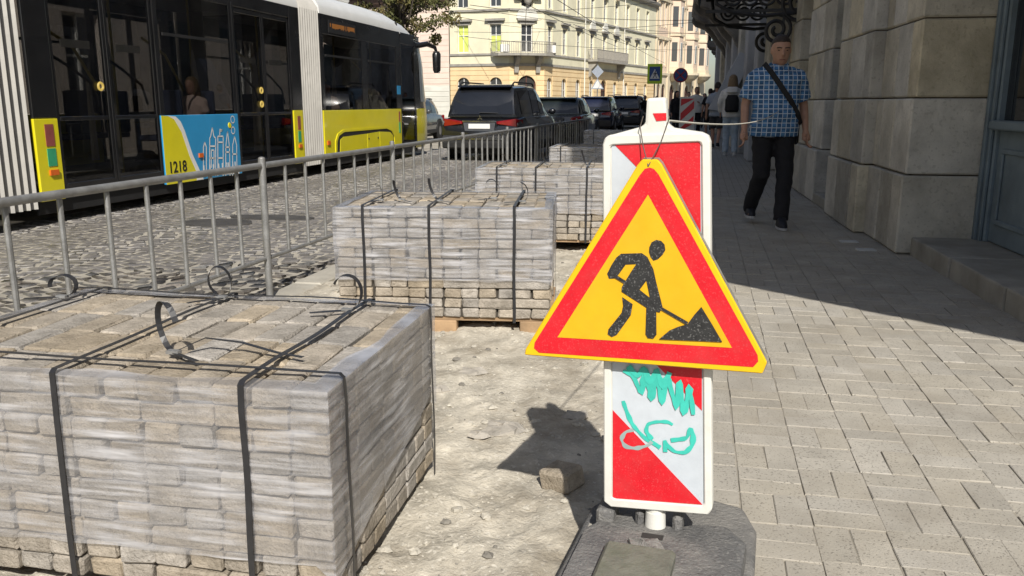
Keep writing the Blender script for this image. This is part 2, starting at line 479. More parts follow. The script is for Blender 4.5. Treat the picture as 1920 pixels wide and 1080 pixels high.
def facade(root, L, H, ops, mat, name='wall', y=0.0, depth=0.28):
    """wall sheet with real openings (u0,u1,z0,z1,arch) and reveals, in the local frame: u on x, outwards is -y"""
    us = sorted(set([0, L] + [round(v,4) for o in ops for v in o[:2]])); zs = sorted(set([0, H] + [round(v,4) for o in ops for v in o[2:4]]))
    b = MB()
    for i in range(len(us)-1):
        for j in range(len(zs)-1):
            cu, cz = (us[i]+us[i+1])/2, (zs[j]+zs[j+1])/2
            if any(o[0] < cu < o[1] and o[2] < cz < o[3] for o in ops): continue
            b.quad((us[i],y,zs[j]),(us[i+1],y,zs[j]),(us[i+1],y,zs[j+1]),(us[i],y,zs[j+1]))
    for o in ops:
        u0,u1,z0,z1 = o[:4]; arch = o[4] if len(o) > 4 else False
        d = y + depth
        if arch:
            r = (u1-u0)/2; cu = (u0+u1)/2; zc = z1 - r; N = 10
            pts = [(cu - r*math.cos(math.pi*k/N), zc + r*math.sin(math.pi*k/N)) for k in range(N+1)]
            for k in range(N):
                (a, za), (c, zb) = pts[k], pts[k+1]
                b.quad((a,y,za),(c,y,zb),(c,y,z1),(a,y,z1)); b.quad((a,y,za),(c,y,zb),(c,d,zb),(a,d,za))
        else:
            zc = z1; b.quad((u0,y,z1),(u1,y,z1),(u1,d,z1),(u0,d,z1))
        b.quad((u0,y,z0),(u0,y,zc),(u0,d,zc),(u0,d,z0)); b.quad((u1,y,z0),(u1,y,zc),(u1,d,zc),(u1,d,z0)); b.quad((u0,y,z0),(u1,y,z0),(u1,d,z0),(u0,d,z0))
    return b.build(name, mat, root)

_wc = {}
def window(root, u, w, z0, z1, fmat, pmat, y=0.0, cross=0.62, blind=None, arch=False, bars=1):
    key = (round(w,3), round(z1-z0,3), fmat.name, pmat.name, cross, bars, arch)
    if key not in _wc:
        h = z1-z0; f = 0.07; b = MB()
        b.box(-w/2,-w/2+f,0,.06,0,h).box(w/2-f,w/2,0,.06,0,h).box(-w/2+f,w/2-f,0,.06,0,f).box(-w/2+f,w/2-f,0,.06,h-f,h)
        for k in range(bars):
            x = -w/2 + w*(k+1)/(bars+1); b.box(x-.035,x+.035,.005,.055,f,h-f)
        b.box(-w/2+f,w/2-f,.008,.052,h*cross-.03,h*cross+.03)
        p = MB().box(-w/2+.02,w/2-.02,.065,.08,.02,h-.02)
        _wc[key] = (b.mesh('window', fmat), p.mesh('pane', pmat))
    a, p = _wc[key]
    o = link('window', a, root, (u, y+.14, z0)); link('pane', p, o)
    if blind is not None:
        h = z1-z0; MB().box(-w/2+.08,w/2-.08,.056,.063,.06,h*blind).build('blind', m_blind, o)
    return o

def band(root, name, L0, L1, z0, z1, out, mat, y=0.0):
    return MB().box(L0, L1, y-out, y+.02, z0, z1).build(name, mat, root)

def cornice(root, name, L0, L1, z, mat, s=1.0, y=0.0):
    prof = [(y+.02,z),(y-.10*s,z),(y-.14*s,z+.10*s),(y-.28*s,z+.16*s),(y-.34*s,z+.30*s),(y-.34*s,z+.36*s),(y+.02,z+.40*s)]
    return MB().prism(prof, L0, L1, 'yz').build(name, mat, root)

def stucco(name, base, dirt, gi=0.0):
    m = M(name, base, .92, .10, .8, .2, 8, dirt=dirt, dirt_amt=.45, dscale=.35)
    return m
m_yel = stucco('stucco_yellow', (0.74,0.69,0.50), (0.60,0.55,0.39))
m_ora = stucco('stucco_apricot', (0.74,0.56,0.32), (0.6,0.44,0.26))
m_greytrim = M('grey_trim', (0.33,0.31,0.27), .9, .2, 2, 0, dirt=(.2,.19,.17))
m_peach = stucco('stucco_peach', (0.76,0.62,0.52), (0.62,0.5,0.42))
m_pale = stucco('stucco_pale', (0.68,0.66,0.58), (0.5,0.48,0.42))
m_pink = stucco('stucco_pink', (0.70,0.55,0.42), (0.5,0.39,0.3))
m_pink2 = stucco('stone_cream', (0.64,0.55,0.40), (0.45,0.38,0.28))
m_roofb = M('roof_tin', (0.13,0.085,0.07), .6, .25, 1.5)
m_dark = M('dark_opening', (0.03,0.028,0.026), .8, .2, 2)
m_iron = M('black_iron', (0.018,0.018,0.02), .55, .3, 12, spec=.5)
m_reddoor = M('brown_door', (0.12,0.045,0.03), .6, .2, 3)

GZ = -0.2
def storeys(root, L, cols, arch_gf=True, blinds=(), balc=(), y=0.0, gf_dark=()):
    """apricot arcaded ground floor with horizontal grooves, yellow upper floors"""
    ops_g = [(u-.62, u+.62, 1.0, 3.75, True) for u in cols if u not in gf_dark]
    ops_g += [(u-.9, u+.9, 0.05, 3.9, True) for u in gf_dark]
    facade(root, L, 4.75, ops_g, m_ora, 'ground_floor_wall', y)
    ops = []
    for u in cols:
        for (a, c) in ((6.0,8.45),(10.0,12.3)): ops.append((u-.55, u+.55, a-4.75, c-4.75))
    w = facade(root, L, 8.75, ops, m_yel, 'upper_wall', y); shift(w, (0,0,4.75))
    band(root, 'string_course', 0, L, 4.75, 4.98, .12, m_greytrim, y); band(root, 'sill_course', 0, L, 5.72, 5.9, .10, m_greytrim, y); band(root, 'sill_course', 0, L, 9.62, 9.8, .14, m_greytrim, y)
    cornice(root, 'cornice', -.2, L+.2, 13.1, m_greytrim, 1.6, y)
    for i, u in enumerate(cols):
        if u in gf_dark:
            window(root, u, 1.7, .05, 3.9, m_reddoor, m_dark, y, .7, None, True)
        else:
            window(root, u, 1.24, 1.0, 3.75, m_white, m_pane, y, .6, None, True)
        window(root, u, 1.1, 6.0, 8.45, m_white, m_pane, y, .62, blinds[i] if i < len(blinds) else None)
        window(root, u, 1.1, 10.0, 12.3, m_white, m_pane, y, .62)
        b = MB().box(u-.72,u+.72,y-.07,y,8.45,8.75).box(u-.95,u+.95,y-.28,y,8.75,8.95); b.build('window_hood', m_greytrim, root)
        b = MB().box(u-.70,u-.56,y-.05,y,5.9,8.45).box(u+.56,u+.70,y-.05,y,5.9,8.45).box(u-.70,u-.56,y-.05,y,9.8,12.4).box(u+.56,u+.70,y-.05,y,9.8,12.4).box(u-.7,u+.7,y-.06,y,12.4,12.55)
        b.build('window_surround', m_yel, root)
    # grooves of the rusticated ground floor as proud courses
    cz = 0.3; b = MB()
    while cz < 4.6:
        cuts = sorted((u - (.95 if u in gf_dark else .68), u + (.95 if u in gf_dark else .68)) for u in cols if cz < 3.9)
        x0 = 0.0
        for a, c in cuts:
            if a > x0: b.box(x0, a, y-.035, y+.01, cz+.03, cz+.42)
            x0 = c
        if x0 < L: b.box(x0, L, y-.035, y+.01, cz+.03, cz+.42)
        cz += .45
    stuff(b.build('rustic_courses', m_ora, root))

def balcony(root, u0, u1, z, out, mat, y=0.0, poly=None):
    pl = poly or [(u0,y),(u0,y-out),(u1,y-out),(u1,y)]
    bal = MB().prism(pl, z-.22, z).build('balcony', mat, root)
    b = MB(); rail = pl if not poly else pl
    for i in range(len(rail)-1):
        a, c = Vector((*rail[i],0)), Vector((*rail[i+1],0)); d = (c-a); n = max(2, int(d.length/.16))
        for k in range(n+1):
            p = a + d*k/n; b.box(p.x-.02,p.x+.02,p.y-.02,p.y+.02,z,z+1.0)
        b.tube([a+Vector((0,0,z+1.0)), c+Vector((0,0,z+1.0))], .035, 6); b.tube([a+Vector((0,0,z+.12)), c+Vector((0,0,z+.12))], .025, 6)
    b.build('railing', M('balcony_iron_'+mat.name, (.30,.28,.25), .7), bal)
    for u in (u0+.45, u1-.45):
        MB().prism([(y,z-.22),(y-out*.85,z-.22),(y-out*.8,z-.5),(y-.35,z-1.0),(y-.25,z-1.7),(y,z-1.8)], u-.2, u+.2, 'yz').build('bracket', m_greytrim, bal)
    return bal

COLS_R = [1.26, 4.79, 8.44, 12.22, 15.97, 19.64, 23.56, 27.15, 30.97]
# --- yellow corner building across the junction: left wing, chamfered corner with balcony, long wing up the street
A0 = Vector((-17.4, 79.0, 0)); B0 = Vector((-14.44, 80.7, 0)); S0 = Vector((-23.27, 79.83, 0)); E0 = Vector((-6.07, 114.3, 0))
yb = thing('corner_building', 'long yellow corner building with apricot arched ground floor and corner balcony', 'building', (A0.x, A0.y, GZ))
def rel(p): return (p.x - A0.x, p.y - A0.y, 0)
fl = Fr(yb, rel(S0), R(-8)); fc = Fr(yb, (0,0,0), R(29.9)); frr = Fr(yb, rel(B0), R(76))
storeys(fl, 5.93, [1.35, 4.6], blinds=(.98, .62))
storeys(fc, 3.42, [1.71], gf_dark=(1.71,))
storeys(frr, 34.6, COLS_R, gf_dark=(COLS_R[4],))
# corner balcony and what crowns it
balcony(fc, .2, 3.2, 5.85, 1.2, m_greytrim, 0, [(-1.5,.7),(-1.2,-.5),(.3,-1.4),(3.1,-1.4),(4.4,-.4),(4.6,.8)])
MB().prism([(1.71-1.05*math.cos(math.pi*k/12), 8.95+1.05*math.sin(math.pi*k/12)) for k in range(13)], -.14, .01, 'xz').build('lunette', m_pale, fc)
MB().box(.4,3.0,-.5,0,10.7,10.9).build('canopy', m_greytrim, fc)
MB().rings([(1.71,-.25,10.0,.1,.1),(1.71,-.28,10.3,.3,.3),(1.71,-.28,10.7,.5,.4)]).build('corbel', m_greytrim, fc)
for u in (-.6, 3.9):
    MB().box(u-.4,u+.4,-.75,-.4,5.9,6.6).build('air_conditioner', m_white, fc, bevel=.03)
# middle balcony and arched lunettes up the long wing, downpipes
balcony(frr, COLS_R[3]-1.2, COLS_R[5]+1.2, 5.85, 1.1, m_greytrim)
for k in (3,4,5):
    u = COLS_R[k]
    MB().prism([(u-.75*math.cos(math.pi*q/10), 8.95+.95*math.sin(math.pi*q/10)) for q in range(11)], -.16, .01, 'xz').build('lunette', m_pale, frr)
    MB().rings([(u,-.15,12.5,.3,.2),(u,-.2,12.8,.55,.3),(u,-.15,13.1,.6,.3)]).build('relief', m_pink2, frr)
for u in (9.95, 22.2): MB().tube([(u,-.12,.2),(u,-.12,13.0)], .07, 8).build('downpipe', m_pale, frr)
b = MB(); n1 = Vector((.14,.99,0)); n3 = Vector((-.97,.24,0))
back = [S0 + n1*.3, A0 + Vector((-.1,.35,0)), B0 + Vector((-.33,.15,0)), E0 + n3*.3, E0 + n3*12, S0 + n1*14]
b.prism([(p.x-A0.x, p.y-A0.y) for p in back], 0.0, 13.3).build('core', m_dark, yb)
top = [S0, A0, B0, E0, E0 + n3*12, S0 + n1*14]
b = MB(); ctr = sum(top, Vector())/6
vs = [(p.x-A0.x, p.y-A0.y, 13.5) for p in top] + [((p.x*.6+ctr.x*.4)-A0.x, (p.y*.6+ctr.y*.4)-A0.y, 16.5) for p in top]
b.add(vs, [(i,(i+1)%6,6+(i+1)%6,6+i) for i in range(6)] + [(6,7,8,9,10,11),(5,4,3,2,1,0)]).build('roof', m_roofb, yb)

# --- peach building left of it, mostly behind the tram
pb = thing('peach_building', 'peach plastered building with pale base behind the tram front', 'building', (S0.x, S0.y, GZ))
fp_ = Fr(pb, (-18.0*.99, 18.0*.14, 0), R(-8))
cols = [1.8, 5.2, 8.6, 12.0, 14.2]
facade(fp_, 17.9, 7.4, [(u-.55,u+.55,5.2-3.0,6.9-2.4) for u in cols], m_peach, 'upper_wall').matrix_basis @= Matrix.Translation((0,0,3.0))
facade(fp_, 17.9, 3.0, [(u-.6,u+.6,.6,2.6) for u in cols], m_pale, 'base_wall')
for u in cols:
    window(fp_, u, 1.1, 5.2, 7.5, m_white, m_pane); window(fp_, u, 1.2, .6, 2.6, m_white, m_pane)
for k in range(14): band(fp_, 'groove_course', 15.0, 17.85, 3.2+k*.5, 3.62+k*.5, .03, m_peach)
for k in range(6): band(fp_, 'groove_course', 15.0, 17.85, .1+k*.48, .5+k*.48, .03, m_pale)
cornice(fp_, 'cornice', 0, 17.9, 10.4, m_roofb, 1.8)
MB().prism([(-.9,11.1),(5,14.5),(12,11.1)], 0, 17.9, 'yz').build('roof', m_roofb, fp_)
MB().box(.05,17.85,.35,12,0,11).build('core', m_dark, fp_)

# --- pink ornate building farther up the street
kb_ = thing('bay_window_building', 'ornate pink building with stacked bay windows up the street', 'building', (E0.x, E0.y, GZ))
fk = Fr(kb_, (0,0,0), R(76)); LK = 27.0
cols = [1.9, 4.2, 12.2, 19.3]
facade(fk, LK, 5.0, [(u-.8,u+.8,.1,3.9,True) for u in cols] + [(7.2,9.4,.1,3.9,True),(14.9,17.1,.1,3.9,True),(22,24.2,.1,3.9,True)], m_pink2, 'ground_floor_wall')
facade(fk, LK, 15.0, [(u-.5,u+.5,a,c,True) for u in cols for a, c in ((1.3,4.2),(6.2,9.0),(10.8,13.4))], m_pink, 'upper_wall').matrix_basis @= Matrix.Translation((0,0,5.0))
for u in cols:
    window(fk, u, 1.6, .1, 3.9, m_reddoor, m_dark)
    for a, c in ((1.3,4.2),(6.2,9.0),(10.8,13.4)):
        window(fk, u, 1.0, a+5, c+5, m_white, m_pane)
        MB().box(u-.65,u+.65,-.14,0,c+5.0,c+5.25).box(u-.8,u+.8,-.3,0,c+5.25,c+5.4).build('window_hood', m_pink2, fk)
        MB().box(u-.7,u-.52,-.1,0,a+4.8,c+5).box(u+.52,u+.7,-.1,0,a+4.8,c+5).build('window_surround', m_pink2, fk)
for u in (8.3, 16.0, 23.1):
    window(fk, u, 2.2, .1, 3.9, m_reddoor, m_dark, 0, .7, None, False, 2)
    pl = [(u-1.6,0),(u-1.0,-1.1),(u+1.0,-1.1),(u+1.6,0)]
    bay = MB().prism(pl, 6.2, 19.4).build('bay', m_pink, fk)
    sh = []; 
    MB().rings([(u,-.1,4.3,.7,.35),(u,-.4,4.8,1.4,.9),(u,-.45,5.3,1.9,1.25),(u,-.45,5.6,1.9,1.25)], 20).build('bay_corbel', m_pink2, fk)
    MB().prism([(u-1.7,0),(u-1.1,-1.2),(u+1.1,-1.2),(u+1.7,0)], 5.6, 6.2).build('bay_base', m_pink2, fk)
    for a, c in ((6.9,9.4),(11.4,14.0),(15.8,18.2)):
        o = MB().box(u-.42,u+.42,-1.15,-1.102,a,c).build('window', m_white, fk); MB().box(u-.34,u-.04,-1.16,-1.152,a+.08,c-.08).box(u+.04,u+.34,-1.16,-1.152,a+.08,c-.08).build('pane', m_pane, o)
        for s in (-1, 1):
            e0, e1 = Vector((u+s*1.0,-1.1,0)), Vector((u+s*1.6,0,0)); d = e1-e0; nn = Vector((s*d.y if False else s*abs(d.y), -abs(d.x),0)).normalized()*.02
            p0, p1 = e0+d*.2+nn, e0+d*.8+nn
            MB().quad((p0.x,p0.y,a),(p1.x,p1.y,a),(p1.x,p1.y,c),(p0.x,p0.y,c)).build('pane', m_pane, fk)
    for z in (10.2, 14.8, 19.0):
        MB().prism([(u-1.75,0),(u-1.12,-1.25),(u+1.12,-1.25),(u+1.75,0)], z, z+.3).build('bay_cornice', m_pink2, fk)
    MB().prism([(u-.9,18.9),(u,21.3),(u+.9,18.9)], -.9, -.2, 'xz').build('gable', m_pink2, fk)
for z in (5.0, 9.6, 14.3): band(fk, 'string_course', 0, LK, z, z+.3, .2, m_pink2)
cornice(fk, 'cornice', 0, LK, 19.6, m_pink2, 1.8)
for u in (.4, 5.9, 10.7, 13.6, 18.0, 20.8):
    MB().box(u-.28,u+.28,-.16,0,5.3,19.6).build('pilaster', m_pink2, fk)
    MB().box(u-.36,u+.36,-.22,0,0,5.0).build('pilaster', m_pink2, fk)
MB().box(0.05,LK,.35,12,0,20).build('core', m_dark, fk)
MB().prism([(-.6,20.2),(6,23.5),(12,20.2)], 0, LK, 'yz').build('roof', m_roofb, fk)

# --- building on the far pavement (left side of the street, beyond the tram): seen only through and in glass
m_lil = stucco('stucco_lilac', (0.62,0.55,0.48), (0.5,0.44,0.4))
lb = thing('street_side_building', 'pale cream building across the street, seen through the tram windows', 'building', (-15.2, 33.0, GZ), R(0))
fq = Fr(lb, (0,0,0), R(-90)); cols = [2.4+4.0*k for k in range(13)]
# local u runs toward the camera (-Y); outward -y of the frame points to -X, so mirror by turning the other way
fq = Fr(lb, (0,-52.0,0), R(90))
facade(fq, 52, 15, [(u-.65,u+.65,a,c,False) for u in cols for a, c in ((.9,3.6),(5.6,8.2),(9.6,12.2))], m_lil, 'wall')
for u in cols:
    for a, c in ((.9,3.6),(5.6,8.2),(9.6,12.2)): window(fq, u, 1.3, a, c, m_white, m_pane)
    for c in (8.2, 12.2): MB().box(u-.95,u+.95,-.25,0,c+.1,c+.3).build('window_hood', m_pale, fq)
for z in (4.4, 8.9, 14.6): band(fq, 'string_course', 0, 52, z, z+.3, .22, m_pale)
MB().box(0.05,51.95,.35,10,0,15).build('core', m_dark, fq)

# ================================================================== RIGHT-HAND BUILDINGS (in shade)
m_stone = M('sandstone', (0.50,0.465,0.39), .92, .22, 2.4, .9, 22, rand=.2, warm=.5, speck=(.24,.215,.17), sscale=38, speck_amt=.35, dirt=(0.29,0.265,0.215), dirt_amt=.7, dscale=2.6)
m_stonejoint = M('stone_joint', (0.12,0.10,0.075), .95, .2, 4)
m_frame = M('blue_grey_paint', (0.17,0.22,0.26), .55, .14, 3, .15, 40, dirt=(0.10,0.125,0.14), dirt_amt=.6)
m_step = M('step_stone', (0.33,0.31,0.27), .9, .2, 4, .35, 60, rand=.06, dirt=(.16,.15,.12))
m_shopglass = glass_mat('shop_glass', (0.02,0.02,0.03), 0.25, 0.01, 0.35)
sb = thing('stone_corner_building', 'sandstone block shop building with blue-grey shopfront in the shade at right', 'building', (1.667, 7.45, 0), R(2.2))
# local frame: x into the building, y along the street away from the camera, z up
def block(x0, x1, y0, y1, z0, z1, j=.006):
    q = (x0*31+y0*17+z0*7) % 1
    b = MB().box(x0+j*q, x1, y0+j, y1-j, z0+j, z1-j)
    return b.build('stone_block', m_stone, sb, bevel=.013)
ZC = [0, .65, 1.26, 1.87, 2.48, 3.09, 3.7, 4.3]
def pier(x0, y0, y1, depth, splits, plinth=.05):
    MB().box(x0+.035, x0+depth, y0+.03, y1-.03, 0, 4.3).build('pier_core', m_stonejoint, sb)
    for k in range(7):
        ys_ = [y0] + [s + (.18 if k % 2 else -.05) for s in splits] + [y1]
        out = plinth if k < 1 else (plinth*.5 if k < 2 else 0)
        for i in range(len(ys_)-1):
            block(x0-out-random.uniform(0,.012), x0+depth-.01, ys_[i]-(out*.6 if i == 0 else 0), ys_[i+1], ZC[k], ZC[k+1])
pier(.0, .03, 1.2, .62, [.36, .78])
pier(-.10, 1.2, 2.75, .75, [1.55, 2.2])
# recess with narrow blue-grey door leaf and a downpipe
MB().box(.62,.9,2.75,3.9,0,4.3).build('recess_wall', m_stone, sb)
MB().box(.54,.62,2.95,3.75,.12,3.4).build('side_door', m_frame, sb, bevel=.02)
MB().box(.5,.54,3.05,3.65,.3,1.2).box(.5,.54,3.05,3.65,1.35,3.2).build('door_panel', m_frame, sb, bevel=.012)
MB().tube([(-.02,2.86,.15),(-.02,2.86,4.3)], .05, 10).build('downpipe', m_frame, sb, smooth=True)
MB().box(-.1,.55,2.78,3.9,0,.13).build('door_step', m_step, sb, bevel=.012)
pier(.02, 3.9, 5.7, .6, [4.5, 5.1], .12); 
MB().box(.45,.9,5.7,6.9,0,4.3).build('recess_wall', m_stone, sb)
pier(.06, 6.9, 8.0, .6, [7.5], .12)
for k in range(7): block(.0,.6,5.7,6.9,ZC[k],ZC[k+1]) if k > 4 else None
# shopfront: kick panel, sill, mullions and panes between the near pier and the added overhang
XD = .56
fr_ = MB().box(XD,XD+.14,-.14,.03,.14,4.1).box(XD,XD+.12,-3.0,-2.86,.14,4.1).box(XD,XD+.12,-1.56,-1.46,.14,4.1).box(XD-.02,XD+.14,-2.86,-.14,3.6,4.1)
fr_.build('shopfront_frame', m_frame, sb, bevel=.012)
MB().box(XD-.045,XD+.0,-.055,.0,.14,4.1).box(XD-.03,XD+.0,-.12,-.08,.14,4.1).build('frame_moulding', m_frame, sb, bevel=.008)
for y0, y1 in ((-1.46,-.14),(-2.86,-1.56)):
    p = MB().box(XD+.03,XD+.1,y0,y1,.15,1.02).build('kick_panel', m_frame, sb, bevel=.01)
    MB().box(XD+.012,XD+.03,y0+.16,y1-.12,.30,.34).box(XD+.012,XD+.03,y0+.16,y1-.12,.84,.88).box(XD+.012,XD+.03,y0+.16,y0+.2,.34,.84).box(XD+.012,XD+.03,y1-.16,y1-.12,.34,.84).build('panel_moulding', m_frame, p, bevel=.006)
    MB().box(XD-.06,XD+.1,y0,y1,1.02,1.09).build('window_sill', m_frame, sb, bevel=.012)
    MB().box(XD+.05,XD+.062,y0,y1,1.09,3.6).build('shop_pane', m_shopglass, sb)
# interior box of the shop
MB().box(XD+1.6,XD+1.65,-3.0,.1,.1,4.1).build('shop_back_wall', M('shop_wall', (.16,.14,.17), .8, .1, 2), sb)
MB().box(XD+.1,XD+1.6,-3.0,.1,.1,.14).build('shop_floor', m_step, sb)
for i, (y0, y1, sk) in enumerate(((-.95,.02,.02),(-1.95,-.955,.06),(-3.0,-1.955,.1))):
    MB().box(.06+sk*.3,XD+.1,y0,y1,-.05,.145).build('door_step', m_step, sb, bevel=.016, segs=2)
# upper storeys: main block from the near pier on, and an unseen overhang added and shaped to shade the pavement
MB().box(.02,12,-.6,8.05,4.3,16.5).build('upper_wall', m_stone, sb)
for k in range(4): MB().box(-.25,.02,-.6,8.05,4.3+k*4,4.6+k*4).build('string_course', m_stone, sb)
b = MB(); ow = [(1.24,2.9),(2.80,1.57),(4.6,.03),(6.5,2.5),(6.5,6.9),(1.75,6.9),(1.24,5.2)]
q_ = Matrix.Rotation(-R(2.2), 4, 'Z')
ol = [(q_ @ Vector((x-1.667, y-7.45, 0))) for x, y in ow]
b.prism([(p.x, p.y) for p in ol], 3.0, 15.5).build('oriel', m_stone, sb)
MB().box(2.4,12,-3.05,-.6,0,4.3).build('rear_wall', m_stone, sb)

# --- second building on the right: grey plaster, dark curved consoles under its balcony, iron canopy over the pavement
m_greyst = M('grey_plaster', (0.40,0.40,0.41), .9, .2, 1.4, .3, 20, dirt=(.16,.155,.15), dirt_amt=.6, dscale=.9)
m_darkst = M('sooty_stone', (0.2,0.185,0.165), .9, .35, 2, .5, 25, dirt=(.06,.055,.05), dirt_amt=.6)
gb = thing('grey_pilaster_building', 'grey plastered building with pale pilasters behind the walking man', 'building', (1.15, 15.5, 0), R(1.5))
MB().box(.45,11,0.3,26,0,17).build('wall', m_greyst, gb)
for i, yv in enumerate((1.2, 3.6, 6.6, 9.2, 12.5, 16.0, 20.0, 24.5)):
    MB().box(.05,.45,yv,yv+.9,0,9).box(-.05,.45,yv-.08,yv+.98,0,.7).box(-.02,.45,yv-.05,yv+.95,5.0,5.4).build('pilaster', m_greyst if i % 3 else m_stone, gb, bevel=.02)
for yv in (2.3, 4.8, 7.8, 10.5, 14.0, 17.8):
    MB().box(.40,.46,yv-.1,yv+1.2,.5,3.6).build('window', m_frame, gb); 
MB().box(-.2,.46,.3,26,5.4,5.8).build('string_course', m_greyst, gb)
# balcony on consoles farther on
for yv in (12.0, 16.5):
    bal = MB().box(-1.15,.5,yv,yv+3.2,4.45,4.75).build('balcony', m_darkst, gb, bevel=.03)
    for q in (.15, 2.6):
        pr = [(.45,4.45),(-1.1,4.45),(-1.15,4.25),(-1.0,4.08),(-.65,3.95),(-.4,3.7),(-.2,3.4),(0,3.2),(.15,2.9),(.45,2.7)]
        MB().prism(pr, yv+q, yv+q+.45, 'xz').build('console', m_darkst, bal, bevel=.03)
    b = MB()
    for k in range(17): b.tube([(-1.1,yv+.1+3.0*k/16,4.75),(-1.1,yv+.1+3.0*k/16,5.7)], .02, 5)
    b.tube([(-1.1,yv,5.7),(-1.1,yv+3.2,5.7)], .03, 6).tube([(.45,yv,5.7),(-1.1,yv,5.7)], .03, 6)
    b.build('railing', m_iron, bal)

def scroll(mb, c, r, turns, plane_y, th=.016, a0=0.0, s=1):
    pts = []; n = int(22*turns)
    for k in range(n+1):
        t = k/n; a = a0 + s*2*math.pi*turns*t; rr = r*(1-.82*t); pts.append((c[0]+rr*math.cos(a), plane_y, c[1]+rr*math.sin(a)))
    mb.tube(pts, th, 6)
cn = thing('iron_canopy', 'black wrought-iron scrollwork canopy bracket above the walking man', 'canopy', (1.62, 15.0, -.2), 0)
for nm, py in (('bracket', 0.0), ('bracket', 2.6)):
    b = MB()
    b.box(-1.62,0,py-.02,py+.02,2.86,2.91).box(-1.62,0,py-.02,py+.02,3.32,3.37)
    b.tube([(-1.5,py,3.32),(-1.45,py,3.0),(-1.2,py,2.86),(-.7,py,2.80),(-.2,py,2.84)], .034, 6)
    for k in range(4): scroll(b, (-1.18+.27*k, 3.1), .17, 2.0, py, .023, 1.0)
    scroll(b, (-.12, 2.98), .34, 2.4, py, .036, 0.5); scroll(b, (-.48, 2.58), .24, 1.9, py, .034, 1.5, -1)
    b.box(-.40,-.36,py-.02,py+.02,2.28,2.9).box(.12,.17,py-.02,py+.02,2.55,3.4).box(-.05,.15,py-.015,py+.015,2.56,2.6)
    b.build(nm, m_iron, cn)
MB().box(-1.75,.25,-.1,2.7,3.37,3.43).build('roof_sheet', m_iron, cn)
MB().prism([(-1.75,3.1),(-1.7,3.45),(-1.78,3.45)], -.1, 2.7, 'xz').build('fascia', m_iron, cn)

# --- third building on the right: narrow end of the shaded row, with a dark balcony
tb = thing('shaded_far_building', 'shaded grey building with black balcony at the far end of the right pavement', 'building', (.9, 43, 0), R(-3))
MB().box(.2,10,0,26,0,16).build('wall', m_greyst, tb)
for k in range(4):
    bal = MB().box(-.9,.2,3+k*5,6+k*5,4.0,4.3).build('balcony', m_darkst, tb)
    b = MB()
    for q in range(13): b.tube([(-.86,3.1+k*5+2.8*q/12,4.3),(-.86,3.1+k*5+2.8*q/12,5.2)], .025, 5)
    b.box(-.9,-.82,3+k*5,6+k*5,5.2,5.28).build('railing', m_iron, bal)
    MB().box(.1,.25,3.4+k*5,5.6+k*5,.2,3.1).build('window', m_dark, tb); MB().box(.1,.25,3.9+k*5,5.1+k*5,5.2,7.6).build('window', m_dark, tb)
MB().box(-.2,.25,0,26,8.0,8.4).build('string_course', m_greyst, tb)
aw = MB().prism([(.95,2.55),(.18,1.05),(.62,1.0),(1.3,2.4)], 24.3, 25.0, 'xz').build('awning', M('awning_cloth', (.45,.46,.48), .8, .1, 3))
tag(aw, 'pale grey folded awning hanging on the shaded wall at right', 'awning')

# ================================================================== WORKS: barriers, brick pallets, road-works sign
m_galv = M('galvanised_steel', (0.27,0.27,0.265), .5, .25, 14, .25, 120, metal=.45, spec=.5, dirt=(0.22,0.21,0.195), dirt_amt=.6, dscale=9)
FX, FS, FH = -2.72, 2.4, 0.85
pb_ = {}
def barrier_section(y0, label):
    t = thing('barrier_fence', label, 'barrier', (FX, y0, -.07), random.uniform(-.004,.004), 'barrier fence sections along the works')
    if not pb_:
        pb_['post'] = MB().tube([(0,0,0),(0,0,.94)], .023, 12).mesh('post', m_galv, smooth=True)
        pb_['cap'] = MB().ball((0,0,.942), .023, .023, .014).mesh('post_cap', m_galv, smooth=True)
        pb_['top'] = MB().tube([(0,.03,.90),(0,FS-.03,.90)], .020, 10).mesh('top_rail', m_galv, smooth=True)
        pb_['bot'] = MB().tube([(0,.03,.30),(0,FS-.03,.30)], .014, 8).mesh('bottom_rail', m_galv, smooth=True)
        pb_['bar'] = MB().tube([(0,0,.30),(0,0,.84),(0,0,.885)], [.0128,.0128,(.016,.009)], 8).mesh('bar', m_galv, smooth=True)
        pb_['foot'] = MB().box(-.22,.22,-.03,.03,0,.014).mesh('foot', m_galv, bevel=.003)
    for k in ('post','top','bot','foot'): link(pb_[k].name, pb_[k], t)
    c = link('post_cap', pb_['cap'], t)
    for k in range(1, 8): link('bar', pb_['bar'], t, (random.uniform(-.006,.006), FS*k/8 + random.uniform(-.008,.008), 0), (random.uniform(-.008,.008), random.uniform(-.008,.008), 0))
    return t
words = ['nearest the camera, beside the strapped front brick pallet', 'second from the camera, left of the middle brick pallet', 'third from the camera, before the tram bellows',
         'fourth from the camera, before the black rear bumper', 'fifth from the camera, where the shade begins', 'sixth from the camera, in the shade', 'seventh from the camera, beside the dark blue car', 'last and farthest of the row, in the shade']
for i in range(8): barrier_section(2.62 + FS*i, 'grey steel barrier section ' + words[i])
MB  # (the row ends in a lone post)

m_brick = M('reclaimed_paver', (0.375,0.33,0.272), .95, .25, 12.0, .95, 85, spec=.2, rand=.15, warm=.4, dirt=(0.19,0.165,0.13), dirt_amt=.65, dscale=14, speck=(.14,.125,.10), sscale=150, speck_amt=.45)
m_core = M('brick_core', (0.06,0.052,0.042), .95, .3, 12)
m_wood = M('pallet_wood', (0.33,0.22,0.125), .85, .25, 7, .3, 60, rand=.15, dirt=(.16,.11,.07))
m_strap = M('black_strap', (0.022,0.022,0.024), .38, .25, 30, spec=.5)
